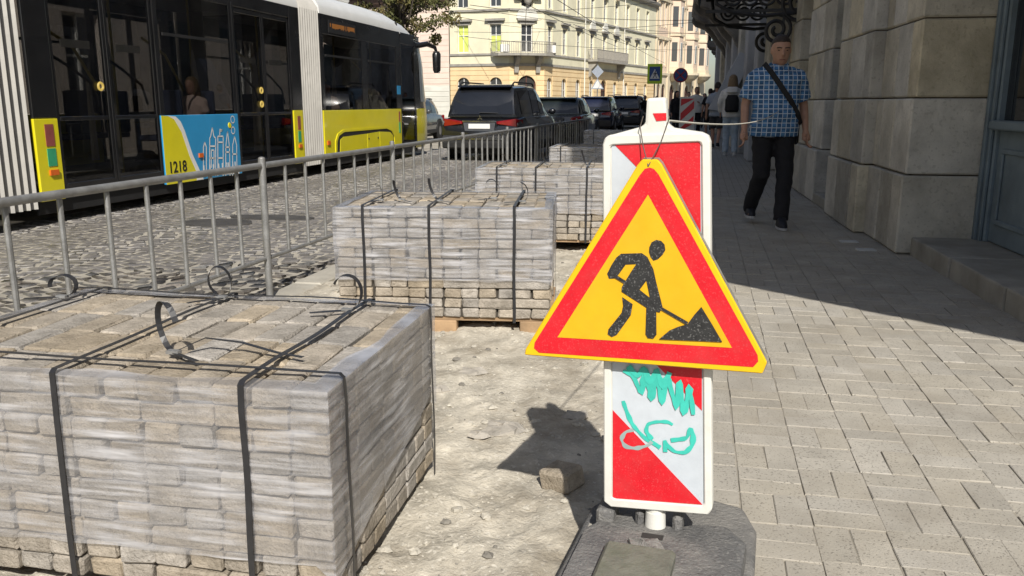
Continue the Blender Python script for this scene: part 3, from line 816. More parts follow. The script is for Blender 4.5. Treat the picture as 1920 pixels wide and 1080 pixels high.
# stretch film: thin clear sheet with milky streaks and sharp highlights
m_film, n_, l_, b_ = newmat('stretch_film')
tc = n_.new('ShaderNodeTexCoord'); mp = n_.new('ShaderNodeMapping'); mp.inputs['Rotation'].default_value = (R(3), R(2), 0); mp.inputs['Scale'].default_value = (4.5, 4.5, 60)
l_.new(tc.outputs['Object'], mp.inputs['Vector'])
nz1 = n_.new('ShaderNodeTexNoise'); nz1.inputs['Scale'].default_value = 1.0; nz1.inputs['Detail'].default_value = 6; l_.new(mp.outputs[0], nz1.inputs['Vector'])
nz2 = n_.new('ShaderNodeTexNoise'); nz2.inputs['Scale'].default_value = 6.5; nz2.inputs['Detail'].default_value = 4; l_.new(tc.outputs['Object'], nz2.inputs['Vector'])
r1 = ramp(n_, (0.02,)*3, (0.72,)*3, .42, .72); l_.new(nz1.outputs['Fac'], r1.inputs['Fac'])
r2 = ramp(n_, (0.25,)*3, (1.0,)*3, .38, .60); l_.new(nz2.outputs['Fac'], r2.inputs['Fac'])
mu = n_.new('ShaderNodeMath'); mu.operation = 'MULTIPLY'; l_.new(r1.outputs[0], mu.inputs[0]); l_.new(r2.outputs[0], mu.inputs[1])
ad = n_.new('ShaderNodeMath'); ad.operation = 'ADD'; ad.inputs[1].default_value = .12; ad.use_clamp = True; l_.new(mu.outputs[0], ad.inputs[0])
bp = n_.new('ShaderNodeBump'); bp.inputs['Strength'].default_value = .8; bp.inputs['Distance'].default_value = .004
sm = n_.new('ShaderNodeMath'); sm.operation = 'ADD'; l_.new(nz1.outputs['Fac'], sm.inputs[0]); l_.new(nz2.outputs['Fac'], sm.inputs[1]); l_.new(sm.outputs[0], bp.inputs['Height'])
b_.inputs['Base Color'].default_value = (.60,.595,.615,1); b_.inputs['Roughness'].default_value = .28; b_.inputs['Specular IOR Level'].default_value = .6
l_.new(bp.outputs[0], b_.inputs['Normal'])
tr = n_.new('ShaderNodeBsdfTransparent'); tr.inputs[0].default_value = (.97,.97,.975,1)
gl = n_.new('ShaderNodeBsdfGlossy'); gl.inputs['Roughness'].default_value = .27; l_.new(bp.outputs[0], gl.inputs['Normal']); gl.inputs[0].default_value = (.9,.92,1,1)
mx = n_.new('ShaderNodeMixShader'); l_.new(ad.outputs[0], mx.inputs[0]); l_.new(tr.outputs[0], mx.inputs[1]); l_.new(b_.outputs[0], mx.inputs[2])
lw = n_.new('ShaderNodeLayerWeight'); lw.inputs['Blend'].default_value = .25
k_ = n_.new('ShaderNodeMath'); k_.operation = 'MULTIPLY_ADD'; k_.inputs[1].default_value = .5; k_.inputs[2].default_value = .10; l_.new(lw.outputs['Fresnel'], k_.inputs[0])
mx2 = n_.new('ShaderNodeMixShader'); l_.new(k_.outputs[0], mx2.inputs[0]); l_.new(mx.outputs[0], mx2.inputs[1]); l_.new(gl.outputs[0], mx2.inputs[2])
l_.new(mx2.outputs[0], n_['Material Output'].inputs[0])

BL, BW, BH = .2, .1, .0562
def brick_var(seed, big=1.0):
    q = random.Random(seed)
    me = MB().box(-BL/2+.0032,BL/2-.0032,-BW/2+.0032,BW/2-.0032,.0022,BH-.0015).mesh('brick', m_brick, bevel=.007)
    ax = q.uniform(-.002,.002)
    for v in me.vertices:
        v.co += Vector((q.uniform(-.0045,.0035), q.uniform(-.0045,.0032), q.uniform(-.0035,.0015)))
    return me
BV = [brick_var(100+i) for i in range(10)]

def brick_pallet(label, loc, rz, nx, ny, nc, film_low, seed, detail=True, z0=.085):
    """nx, ny in units of 0.1 m; local origin at the pallet's centre on the ground"""
    q = random.Random(seed)
    t = thing('brick_pallet', label, 'brick pallet', loc, rz, 'strapped pallets of paving bricks')
    Wx, Wy = nx*.1, ny*.1; ins = .08 if z0 < .08 else -.01; zw = z0-.02
    # wooden pallet
    for i in range(6):
        y = (-Wy/2 + Wy*(i+.5)/6)*(.86 if ins > 0 else 1); MB().box(-Wx/2+ins,Wx/2-ins,y-.05,y+.05,zw,z0-.001).build('deck_board', m_wood, t)
    for i in range(3):
        y = (-Wy/2+.06+max(ins,0), 0, Wy/2-.06-max(ins,0))[i]
        for j in range(3):
            x = (-Wx/2+.1+max(ins,0), 0, Wx/2-.1-max(ins,0))[j]; MB().box(x-.07,x+.07,y-.045,y+.045,-.03,zw-.0002).build('pallet_block', m_wood, t, bevel=.004)
    z1 = z0 + nc*BH
    MB().box(-Wx/2+.03,Wx/2-.03,-Wy/2+.03,Wy/2-.03,z0,z1-BH-.002).build('brick_core', m_core, t)
    n = 0
    def br(x, y, c, a):
        nonlocal n; n += 1
        if c == nc-1 and q.random() < .0: return
        o = link('brick', BV[q.randrange(10)], t, (x + q.uniform(-.006,.006), y + q.uniform(-.007,.007), z0 + c*BH + (q.uniform(-.002,.003) if c == nc-1 else 0)), (q.uniform(-.01,.01), q.uniform(-.01,.01), a + q.uniform(-.02,.02)))
    for c in range(nc):
        top = c == nc-1; along_x = (c % 2 == nc % 2) # top course lies along y
        cells = []
        # mixed courses: most lie one way, a few pairs are turned, as bricks are stacked by hand
        if along_x:
            for j in range(ny):
                y = -Wy/2 + .05 + .1*j
                for i in range(nx//2):
                    cells.append((-Wx/2 + .1 + .2*i, y, 0))
                if nx % 2: cells.append((Wx/2-.05, y if j % 2 == 0 else y, 'h'))
        else:
            for i in range(nx):
                x = -Wx/2 + .05 + .1*i
                for j in range(ny//2): cells.append((x, -Wy/2 + .1 + .2*j, math.pi/2))
                if ny % 2: cells.append((x, Wy/2-.05, 'h'))
        for x, y, a in cells:
            hx, hy = ((.1,.05) if a == 0 else (.05,.1) if a != 'h' else (.05,.05))
            front = y-hy < -Wy/2+.01; side = abs(x)+hx > Wx/2-.01; back = y+hy > Wy/2-.01
            if not (top or front or side or (back and detail)): continue
            if a == 'h':
                o = link('brick', BV[q.randrange(10)], t, (x, y, z0+c*BH)); o.scale = (.5,1,1); n += 1
            elif front and not top and a == 0 and q.random() < .22:
                br(x-.05, y+.05, c, math.pi/2); br(x+.05, y+.05, c, math.pi/2)
            else: br(x, y, c, a)
    # film around the four sides with a fold on top and a ragged lower edge
    b = MB(); per = []; step = .05; e = .010
    for x in [(-Wx/2-e)+i*(Wx+2*e)/round(Wx/step) for i in range(round(Wx/step))]: per.append((x, -Wy/2-e, 0))
    for y in [(-Wy/2-e)+i*(Wy+2*e)/round(Wy/step) for i in range(round(Wy/step))]: per.append((Wx/2+e, y, 1))
    for x in [(Wx/2+e)-i*(Wx+2*e)/round(Wx/step) for i in range(round(Wx/step))]: per.append((x, Wy/2+e, 2))
    for y in [(Wy/2+e)-i*(Wy+2*e)/round(Wy/step) for i in range(round(Wy/step))]: per.append((-Wx/2-e, y, 3))
    N = len(per); rows = 12; vs = []; fs = []
    for r in range(rows+2):
        for i, (x, y, s) in enumerate(per):
            lowz = film_low(x, y, s) + .012*noise.noise(Vector((x*9, y*9, seed)))
            if r <= rows:
                z = z1+.004 - (z1+.004-lowz)*(r/rows); k = 1 + .005*noise.noise(Vector((x*7, y*7, z*14+seed))) + .003*noise.noise(Vector((x*23, y*23, z*9+seed)))
                vs.append((x*k, y*k, z))
        if r == rows+1:
            for i, (x, y, s) in enumerate(per):
                w = .045 + .03*noise.noise(Vector((x*4, y*4, seed+.5))); fx, fy = 1-2*w/Wx, 1-2*w/Wy
                vs.append((x*fx, y*fy, z1+.006+.004*noise.noise(Vector((x*14,y*14,2)))))
    for r in range(rows):
        for i in range(N): fs.append((r*N+i, r*N+(i+1)%N, (r+1)*N+(i+1)%N, (r+1)*N+i))
    for i in range(N): fs.append(((rows+1)*N+i, (rows+1)*N+(i+1)%N, (i+1)%N, i))
    b.add(vs, fs).build('stretch_film', m_film, t, smooth=True, angle=50)
    # straps round the load, two or three each way
    zt = z1 + .012
    def strap_y(x, sag=0.0):
        p = []; e2 = e+.006
        zs = [z0-.02 + (zt-z0+.02)*k/9 for k in range(10)]
        p += [(x + .005*noise.noise(Vector((x*3,z*4,seed))), -Wy/2-e2-.002*math.sin(z*9), z) for z in zs[:-1]]
        p += [(x, -Wy/2-e2+.004, zt-.003)]
        p += [(x + .007*math.sin(k*.9+x*7)*sag, -Wy/2 + Wy*k/10, zt+.005+.003*sag*math.sin(k*1.1)) for k in range(11)]
        p += [(x, Wy/2+e2, z) for z in reversed(zs)]
        MB().ribbon(p, (1,0,0), .016, .0016).build('strap', m_strap, t)
    def strap_x(y, sag=0.0):
        e2 = e+.006; p = []
        zs = [z0-.02 + (zt-z0+.02)*k/9 for k in range(10)]
        p += [(-Wx/2-e2, y, z) for z in zs[:-1]] + [(-Wx/2-e2+.004, y, zt-.003)]
        p += [(-Wx/2 + Wx*k/12, y + .007*math.sin(k*.8+y*5)*sag, zt+.008+.004*sag*math.sin(k*.9)) for k in range(13)]
        p += [(Wx/2+e2-.004, y, zt-.003)] + [(Wx/2+e2+.003*math.sin(z*11), y + .005*noise.noise(Vector((y*3,z*4,seed))), z) for z in reversed(zs[:-1])]
        MB().ribbon(p, (0,1,0), .014, .0016).build('strap', m_strap, t)
    return t, strap_x, strap_y, zt

def curl(t, x, y, z, ang, r=.055, up=1.0, w=.013, arc=5.0, lean=.3):
    """loose strap tail curling up from its buckle"""
    ca, sa = math.cos(ang), math.sin(ang); p = []
    for k in range(19):
        a = -math.pi/2 + arc*k/18; rr = r*(1 - .25*k/18)
        dx, dz = rr*math.cos(a), (rr*math.sin(a)+r)*up
        p.append((x + ca*dx - sa*lean*dz, y + sa*dx + ca*lean*dz, z + dz + .002))
    for k in range(4): p.insert(0, (x - ca*.03*(k+1), y - sa*.03*(k+1), z + .003))
    MB().ribbon(p, lambda i: (-sa + .9*ca*min(1,i/9), ca + .9*sa*min(1,i/9), .25*min(1,i/6)), w*1.2, .0014).build('strap_tail', m_strap, t)
    MB().box(x-.018,x+.018,y-.01,y+.01,z,z+.009).build('buckle', m_galv, t)

# near pallet
p1, sx, sy, zt = brick_pallet('large strapped pallet of grey paving bricks in the left foreground', (-1.50, 2.215, -.045), R(1.5), 13, 9, 10,
    lambda x, y, s: {0: .14, 1: .10 + .24*(y+.45), 2: .25, 3: .2}[s], 1, True, .034)
sx(-.36, .6); sx(.40, 1.0); sy(-.57); sy(-.07, .4); sy(.44, .5)
curl(p1, -.62, .28, zt, .4, .05, .8, arc=4.9); curl(p1, -.07, .37, zt, .9, .045, 1.25, arc=5.8); curl(p1, .42, .28, zt, .5, .055, 1.1, arc=4.2); curl(p1, .14, -.26, zt, 2.6, .062, 1.25, arc=4.4, lean=.1)
MB().ribbon([(.14,-.26,zt+.004),(.2,-.2,zt+.03),(.3,-.19,zt+.02),(.42,-.22,zt+.006),(.5,-.24,zt+.004)], (0,1,0), .013, .0014).build('strap_tail', m_strap, p1)
# middle pallet
p2, sx, sy, zt = brick_pallet('second strapped brick pallet, wrapped in film, in the middle of the dug strip', (-1.43, 4.93, -.05), R(8), 12, 9, 11,
    lambda x, y, s: {0: .30, 1: .28, 2: .3, 3: .3}[s], 2)
sx(.1, .5); sy(-.44); sy(-.07); sy(.40)
curl(p2, -.40, -.18, zt, 1.2, .04, 1.3, arc=3.2); curl(p2, -.28, -.16, zt, 2.2, .06, 1.2, arc=2.4); curl(p2, -.05, -.20, zt, 2.4, .07, 1.4, arc=2.0); curl(p2, .25, -.05, zt, .8, .06, 1.0, arc=4.8); curl(p2, .43, -.2, zt, .6, .05, 1.2, arc=3)
# third pallet, behind, offset to the right
p3, sx, sy, zt = brick_pallet('third brick pallet, partly behind the red-bordered triangle sign', (-1.33, 7.75, -.04), R(5), 12, 9, 11,
    lambda x, y, s: {0: .32, 1: .35, 2: .35, 3: .3}[s], 3, False)
sx(.1, .5); sy(-.42); sy(-.08); sy(.36)
curl(p3, -.38, -.2, zt, 1.2, .045, 1.2, arc=3.2); curl(p3, -.02, -.1, zt, 1.9, .05, 1.3, arc=2.6); curl(p3, .36, -.24, zt, 2.0, .07, 1.5, arc=2.0)
p4_, sx, sy, zt = brick_pallet('fourth brick pallet, small and sunlit beyond the third one', (-1.42, 11.6, -.05), R(2), 10, 9, 11, lambda x, y, s: .3, 4, False)
sy(-.36); sy(.26); curl(p4_, -.2, -.2, zt, 1.2, .05, 1.2, arc=3)
p5_, sx, sy, zt = brick_pallet('fifth brick pallet, in the shade before the dark blue car', (-1.85, 18.4, -.05), R(-2), 10, 8, 11, lambda x, y, s: .3, 5, False)
sy(-.3); sy(.3)
p6_, sx, sy, zt = brick_pallet('sixth and farthest brick pallet, low in the shade by the black car', (-1.35, 24.5, -.05), R(3), 10, 8, 8, lambda x, y, s: .3, 6, False)
sy(-.3); sy(.3)

# loose half brick and rubble chunks on the sand
lbk = MB().box(-.062,.062,-.052,.052,0,.074).build('loose_brick', m_brick, bevel=.01); lbk.location = (-.40, 2.675, -.06); lbk.rotation_euler = (R(6), R(-8), R(-32))
tag(lbk, 'loose broken grey brick lying on the sand by the sign base', 'brick')
m_rub = M('rubble', (0.36,0.33,0.285), .95, .3, 14, .7, 50)
rub = [(-.705,3.12,.085,.35,'flat wide rubble slab on the sand left of the sign shadow'), (-1.11,3.53,.045,.5,'small grey rubble chunk on the sand beside the front pallet'), (-1.02,3.8,.06,.4,'pale rubble chunk on the sand before the second pallet'),
       (-.79,3.03,.035,.5,'tiny round rubble stone beside the flat slab'), (-.45,3.35,.05,.5,'rubble stone on the sand at the upper edge of the sign shadow'), (-.95,2.75,.03,.5,'small stone by the shaded corner of the front pallet'), (-.62,4.3,.05,.4,'rubble stone at the right corner of the second pallet')]
for i, (x, y, r, fl, lb_) in enumerate(rub):
    b = MB(); lump(b, (0,0,0), r, 900+i, fl*.8); o = b.build('rubble_chunk', m_rub); o.location = (x, y, dirt_h(x,y)+r*.08); tag(o, lb_, 'rubble', 'rubble chunks on the sand')

# ------------------------------------------------------------------ delineator with triangular warning sign
m_plast = M('white_plastic', (0.66,0.65,0.60), .5, .05, 5, .08, 60, spec=.4, dirt=(.5,.47,.4), dirt_amt=.35, dscale=9)
m_refw = M('reflective_white', (0.50,0.54,0.58), .4, .05, 40, spec=.5, dirt=(.5,.5,.5), dirt_amt=.2)
m_refr = M('reflective_red', (0.60,0.010,0.020), .38, .08, 30, spec=.5, speck=(.75,.4,.38), sscale=260, speck_amt=.09, dirt=(.5,.05,.05), dirt_amt=.35, dscale=12)
m_fluo = M('sign_yellow', (0.70,0.385,0.008), .42, .07, 14, spec=.5, dirt=(.62,.38,.02), dirt_amt=.4, dscale=9)
m_fluo2 = M('sign_yellow_rim', (0.76,0.46,0.006), .42, .05, 14, spec=.5)
m_blk = M('sign_black', (0.025,0.025,0.025), .5, .3, 60, spec=.4, speck=(.2,.2,.19), sscale=240, speck_amt=.5)
m_steelback = M('sign_edge', (0.30,0.29,0.25), .6, .3, 20, metal=.4)
m_rub_ = M('recycled_rubber', (0.14,0.138,0.135), .88, .25, 10, .9, 90, spec=.25, dirt=(.26,.245,.22), dirt_amt=.6, dscale=5, speck=(.3,.29,.27), sscale=110, speck_amt=.35)
m_teal = M('teal_paint', (0.045,0.47,0.38), .45, .12, 30, spec=.5)
m_tealr = M('grey_teal_paint', (0.28,0.36,0.35), .5, .1, 30)
SU = R(-5.74)
dl = thing('delineator', 'white framed red and white road-works delineator board on rubber base', 'delineator', (-.064, 2.094, 0), SU)
FRAME = [(-0.0613, 1.2311), (-0.0164, 1.2334), (-0.0103, 1.1722), (0.0037, 1.1624), (0.0694, 1.1532), (0.0856, 1.1461), (0.0911, 1.1315), (0.1408, 0.212), (0.131, 0.1957), (-0.1206, 0.1789), (-0.1394, 0.1912), (-0.1636, 1.1204), (-0.16, 1.1357), (-0.1484, 1.1434), (-0.0743, 1.1642), (-0.0631, 1.1718)]
PANEL = [(-0.1414, 1.1232), (0.0703, 1.1349), (0.1178, 0.2216), (-0.1155, 0.204)]
RED1 = [(-0.1349, 1.122), (0.0679, 1.1324), (0.079, 0.9193)]
RED2 = [(-0.1347, 0.9068), (0.0918, 0.6971), (0.1022, 0.472), (-0.1291, 0.6864)]
RED3 = [(-0.1217, 0.4478), (0.1151, 0.2212), (-0.1155, 0.204)]
PLATE = [(-0.0604, 1.0903), (-0.0248, 1.091), (-0.0148, 1.0803), (0.2499, 0.6222), (0.241, 0.594), (-0.3476, 0.5857), (-0.3454, 0.6007), (-0.0717, 1.0759)]
RED = [(-0.0532, 1.0685), (-0.0423, 1.072), (-0.0318, 1.069), (-0.0203, 1.0564), (0.2276, 0.6391), (0.2298, 0.6236), (0.2193, 0.609), (-0.3084, 0.596), (-0.3217, 0.6065), (-0.3203, 0.6214), (-0.0645, 1.0534)]
INNER = [(-0.0433, 1.0084), (0.168, 0.652), (-0.2599, 0.6412)]
HEAD = [(-0.0358, 0.8831), (-0.0309, 0.8954), (-0.02, 0.9019), (-0.0081, 0.8998), (0.0001, 0.8916), (0.0025, 0.8784), (-0.0036, 0.8667), (-0.0144, 0.8554), (-0.0248, 0.8515), (-0.0317, 0.8598), (-0.0361, 0.8717)]
ARM = [(-0.1034, 0.864), (-0.0532, 0.8681), (-0.0396, 0.8594), (-0.0624, 0.8412), (-0.0912, 0.8382), (-0.1081, 0.8125), (-0.1174, 0.8023), (-0.1311, 0.8008), (-0.1362, 0.8129), (-0.1264, 0.8341), (-0.1147, 0.8539)]
TORSO = [(-0.0657, 0.841), (-0.0396, 0.8594), (-0.024, 0.8299), (-0.0397, 0.8018), (-0.0557, 0.7782), (-0.0296, 0.7594), (-0.0374, 0.7347), (-0.0995, 0.7704), (-0.0991, 0.7822), (-0.0785, 0.8198)]
RARM = [(-0.0396, 0.8594), (-0.024, 0.8299), (-0.0155, 0.7966), (0.0011, 0.7397), (-0.005, 0.7254), (-0.0252, 0.7294), (-0.0296, 0.7594), (-0.0397, 0.8018)]
LEGB = [(-0.0971, 0.7567), (-0.0714, 0.7412), (-0.0753, 0.7131), (-0.1082, 0.6613), (-0.1205, 0.6546), (-0.1311, 0.6608), (-0.1293, 0.6737), (-0.0974, 0.7184), (-0.0944, 0.7361)]
LEGF = [(-0.0374, 0.7347), (-0.0296, 0.7594), (-0.0141, 0.7385), (-0.011, 0.6695), (-0.018, 0.6591), (-0.0315, 0.6594), (-0.0373, 0.6687)]
SH1 = [(-0.1156, 0.8121), (-0.0901, 0.7979), (-0.0939, 0.7915), (-0.1202, 0.8056)]
SH2 = [(-0.0035, 0.7407), (0.0638, 0.7068), (0.0602, 0.7003), (-0.0067, 0.735)]
PILE = [(-0.0039, 0.659), (0.0199, 0.6825), (0.0394, 0.6931), (0.0621, 0.7018), (0.0773, 0.7263), (0.0926, 0.7464), (0.1183, 0.7077), (0.1449, 0.665)]
G1 = [(-0.0957, 0.4761), (-0.087, 0.4519), (-0.0698, 0.4146), (-0.0395, 0.3845), (-0.0126, 0.371), (0.0036, 0.3618)]
G2 = [(0.0325, 0.4269), (0.0192, 0.4336), (-0.0094, 0.4302), (-0.0302, 0.4222), (-0.0348, 0.402), (-0.0182, 0.3815)]
G3 = [(0.029, 0.3847), (0.07, 0.3954), (0.0765, 0.4239), (0.085, 0.4056), (0.0836, 0.3777), (0.0665, 0.356), (0.0406, 0.3553), (0.0217, 0.3697), (0.0132, 0.3855), (0.0171, 0.3523)]
G4 = [(-0.0979, 0.5562), (-0.0733, 0.5312), (-0.0485, 0.4979), (-0.0398, 0.551), (-0.0217, 0.4815), (-0.0134, 0.5428), (0.0047, 0.4734), (0.0126, 0.54), (0.0412, 0.4666), (0.0437, 0.5324), (0.0599, 0.4523), (0.0698, 0.5189), (0.0825, 0.4604)]
G5 = [(-0.0667, 0.4009), (-0.088, 0.3926), (-0.0982, 0.3714), (-0.0868, 0.3529), (-0.0598, 0.3507), (-0.0282, 0.3633), (-0.018, 0.3759)]
def flat(name, poly, y0, y1, mat, parent, **k): return MB().prism(poly, y0, y1, 'xz').build(name, mat, parent, **k)
board = flat('board', FRAME, -.018, .018, m_plast, dl, bevel=.007, segs=2)
# raised rim: outline ring around the panel
def ring(outer, inner, y0, y1):
    b = MB(); n = len(outer)
    vs = [(p[0],y0,p[1]) for p in outer] + [(p[0],y0,p[1]) for p in inner] + [(p[0],y1,p[1]) for p in outer] + [(p[0],y1,p[1]) for p in inner]
    fs = []
    for i in range(n):
        j = (i+1) % n; fs += [(i,j,n+j,n+i),(n+i,n+j,3*n+j,3*n+i),(i,j,2*n+j,2*n+i)]
    return b.add(vs, fs)
op = [(-.1625,1.1204),(-.158,1.137),(-.147,1.145),(.0694,1.152),(.085,1.145),(.090,1.1315),(.1395,.212),(.130,.197),(-.1195,.1805),(-.138,.193)]
ip = [(-.1445,1.112),(-.144,1.118),(-.138,1.121),(.064,1.131),(.0695,1.129),(.072,1.122),(.1195,.226),(.114,.2195),(-.110,.2045),(-.118,.209)]
ring(op, ip, -.026, -.017).build('rim', m_plast, dl, bevel=.003)
flat('white_stripe', PANEL, -.0195, -.0185, m_refw, board)
for P_ in (RED1, RED2, RED3): flat('red_stripe', P_, -.0206, -.0196, m_refr, board)
def stroke(pts, w, mat, y=-.0212, its=3):
    P3 = [Vector((p[0], y, p[1])) for p in pts]; s = []
    for i in range(len(P3)-1):
        for k in range(6): s.append(P3[i].lerp(P3[i+1], k/6))
    s.append(P3[-1])
    for it in range(its): s = [s[0]] + [(s[i-1]+s[i]*2+s[i+1])/4 for i in range(1,len(s)-1)] + [s[-1]]
    b = MB(); o = []; fs = []
    for i, p in enumerate(s):
        t = (s[min(i+1,len(s)-1)]-s[max(i-1,0)]).normalized(); n = Vector((-t.z,0,t.x)); ww = w*(.85+.6*noise.noise(p*60))/2
        q = Vector((0,-i*2.5e-5,0)); o += [p+n*ww+q, p-n*ww+q]
    for i in range(len(s)-1): fs.append((2*i,2*i+1,2*i+3,2*i+2))
    b.add(o, fs); return b.build('graffiti', mat, board)
for i, G in enumerate((G1,G2,G3)): stroke(G, .0125, m_teal, -.0212-.0004*i)
stroke([(p[0], p[1]+(.02 if q % 2 else 0)) for q, p in enumerate(G4)], .0155, m_teal, -.0226, 1)
stroke([(-.085,.57),(-.06,.545),(-.045,.572),(-.03,.53),(-.012,.57),(.005,.52),(.02,.565)], .015, m_teal, -.0236, 1)
stroke(G5, .012, m_tealr, -.0210)
MB().rings([(-.005,0,.06,.02,.02),(-.005,0,.205,.02,.02)]).build('stem', m_plast, dl, smooth=True)
MB().rings([(-.005,0,.13,.028,.026),(-.005,0,.175,.026,.024)]).build('stem_collar', m_plast, dl, smooth=True)
flat('knob_stripe', [(-.045,1.196),(-.0135,1.197),(-.0125,1.18),(-.036,1.178)], -.0195,-.0185, m_refr, board)
# rubber base: long foot with recesses, in the delineator's frame (y towards the back)
rb = MB().prism([(-.218,-.46),(-.20,-.50),(.235,-.50),(.255,-.46),(.245,.16),(.205,.285),(.12,.31),(-.10,.31),(-.165,.30),(-.218,.16)], 0, .082).build('rubber_base', m_rub_, dl, bevel=.022, segs=3, smooth=True)
rb.location = (.005,0,.002)
b = MB()
b.prism([(-.185,-.44),(.215,-.44),(.225,-.02),(.17,.06),(.10,.05),(.04,.015),(-.055,.015),(-.075,.05),(-.115,.05),(-.135,.06),(-.16,.06),(-.165,-.03),(-.185,-.06)], .07, .132).build('base_hump', m_rub_, rb, bevel=.014, segs=2, smooth=True)
MB().box(-.165,-.118,-.02,.07,.06,.165).build('base_lug', m_rub_, rb, bevel=.008)
MB().box(-.062,-.04,-.01,.055,.06,.168).box(.035,.06,-.01,.055,.06,.168).build('base_lug', m_rub_, rb, bevel=.008)
MB().prism([(-.195,-.055),(-.168,-.03),(-.168,.04),(-.195,.04)], .07, .088).build('base_pad', m_kerb, rb)
MB().box(-.035,.02,-.075,-.05,.126,.1335).build('base_slot', m_dark, rb)
m_mossy = M('mossy_concrete', (.15,.148,.12), .9, .25, 12, .5, 70, dirt=(.09,.1,.06), dirt_amt=.6, dscale=9)
MB().box(-.105,.065,-.42,-.165,.12,.163).build('base_handle_block', m_mossy, rb, bevel=.008)
b = MB(); lump(b, (-.02,-.13,.132), .05, 5, .4); b.build('mortar_blob', m_rub_, rb)

ts = thing('warning_sign', 'yellow triangular road-works sign with red border and digging worker', 'sign', (-.064 - .10*.06, 2.094 - .995*.06, 0), SU)
pl = flat('plate', PLATE, .0, .012, m_fluo2, ts, bevel=.0025)
def off_(poly, d): c = (sum(p[0] for p in poly)/len(poly), sum(p[1] for p in poly)/len(poly)); return [(p[0]+(c[0]-p[0])*d, p[1]+(c[1]-p[1])*d) for p in poly]
b = MB(); n = len(PLATE); ob = off_(PLATE, -.012)
vs = [(p[0],.013,p[1]) for p in PLATE] + [(p[0],.03,p[1]) for p in ob]
b.add(vs, [(i,(i+1)%n,n+(i+1)%n,n+i) for i in range(n)]).build('folded_edge', m_steelback, ts)
flat('red_border', RED, -.0012, -.0002, m_refr, pl)
flat('yellow_field', INNER, -.0022, -.0013, m_fluo, pl)
for k, P_ in enumerate((HEAD, ARM, TORSO, RARM, LEGB, LEGF, SH1, SH2, PILE)): flat('worker_symbol', P_, -.0034-.0003*k, -.0023, m_blk, pl)
m_wire = M('rusty_wire', (.07,.055,.045), .6, .3, 20)
MB().tube([(-.045,-.002,1.075),(-.062,.02,1.12),(-.072,.028,1.165),(-.066,.032,1.19)], .0014, 5).tube([(-.045,-.002,1.075),(-.02,.015,1.13),(-.008,.026,1.172),(-.004,.03,1.19)], .0014, 5).build('hanging_wire', m_wire, ts)

# rope from the delineator head along the pavement to the far wall
rp = MB(); pts = []
a, c = Vector((-.075, 2.12, 1.178)), Vector((1.25, 13.0, 1.34))
for k in range(25):
    t = k/24; p = a.lerp(c, t); p.z -= .25*4*t*(1-t)*.55; pts.append(p)
ro = rp.tube(pts, .0032, 6).build('cordon_rope', M('rope', (.5,.48,.42), .9, .1, 40)); tag(ro, 'thin pale cordon rope tied to the delineator head, running along the pavement', 'rope')

# ================================================================== TRAM
m_tyel = M('tram_yellow', (0.72,0.64,0.015), .32, .05, 3, spec=.5, coat=.4, dirt=(.55,.5,.03), dirt_amt=.2)
m_tblk = M('tram_black', (0.012,0.012,0.013), .25, .3, 3, spec=.5, coat=.3)
m_tmat = M('tram_dull_black', (0.016,0.016,0.017), .7, .3, 6)
m_twhite = M('tram_white', (0.74,0.74,0.72), .35, .05, 2, spec=.5, coat=.2, dirt=(.6,.6,.57), dirt_amt=.3)
m_tblue = M('tram_blue', (0.03,0.28,0.56), .35, .06, 3, spec=.5, coat=.3)
m_bell = M('bellows_cloth', (0.42,0.405,0.375), .75, .15, 6, .2, 60, dirt=(.25,.24,.22), dirt_amt=.5, dscale=3)
m_tglass = glass_mat('tram_glass', (0.012,0.012,0.014), 0.58, 0.015, 0.07)
m_int = M('tram_interior', (0.10,0.10,0.105), .7, .2, 3)
m_seat = M('tram_seat', (0.06,0.07,0.12), .8, .2, 6)
m_ring = emit_mat('door_button', (1.0, 0.75, 0.2), .35)
m_pole = M('tram_pole', (0.6,0.5,0.12), .4, .05, 5)
m_orange = M('reflector_orange', (0.62,0.13,0.02), .3, .1, 20)
m_maroon = M('sticker_maroon', (0.26,0.07,0.06), .5, .15, 12); m_green = M('sticker_green', (0.04,0.33,0.16), .5, .15, 12)
m_led = emit_mat('led_orange', (.8, .3, .05), .12)
YEL = [(10.39, 1.055), (10.567, 1.044), (10.695, 0.984), (10.816, 0.847), (10.961, 0.512), (11.123, 0.25), (11.035, 0.158), (10.327, 0.152)]
WHT = [(10.559, 1.052), (10.702, 1.037), (10.809, 0.968), (10.887, 0.845), (11.034, 0.508), (11.182, 0.24), (11.119, 0.222), (10.957, 0.485), (10.812, 0.82), (10.693, 0.971)]
CITY = [[(11.266, 0.182), (11.323, 0.591), (11.368, 0.66), (11.4, 0.588), (11.344, 0.175)], [(11.432, 0.168), (11.506, 0.712), (11.536, 0.739), (11.596, 0.866), (11.621, 0.736), (11.666, 0.705), (11.591, 0.155)], [(11.491, 0.598), (11.65, 0.59)], [(11.467, 0.426), (11.627, 0.416)], [(11.49, 0.28), (11.525, 0.538), (11.599, 0.534), (11.564, 0.275)], [(11.651, 0.15), (11.729, 0.732), (11.878, 0.727), (11.799, 0.138)], [(11.784, 0.73), (11.797, 0.832), (11.868, 0.818), (11.794, 0.803)], [(11.717, 0.645), (11.866, 0.639)], [(11.686, 0.413), (11.834, 0.404)], [(11.871, 0.133), (11.929, 0.562), (12.011, 0.796), (12.036, 0.557), (11.996, 0.122)], [(11.912, 0.563), (12.053, 0.556)], [(11.902, 0.489), (12.043, 0.481)], [(12.07, 0.116), (12.132, 0.582), (12.208, 0.714), (12.249, 0.577), (12.199, 0.106)], [(12.103, 0.448), (12.242, 0.44)], [(11.166, 0.196), (12.276, 0.146)]]

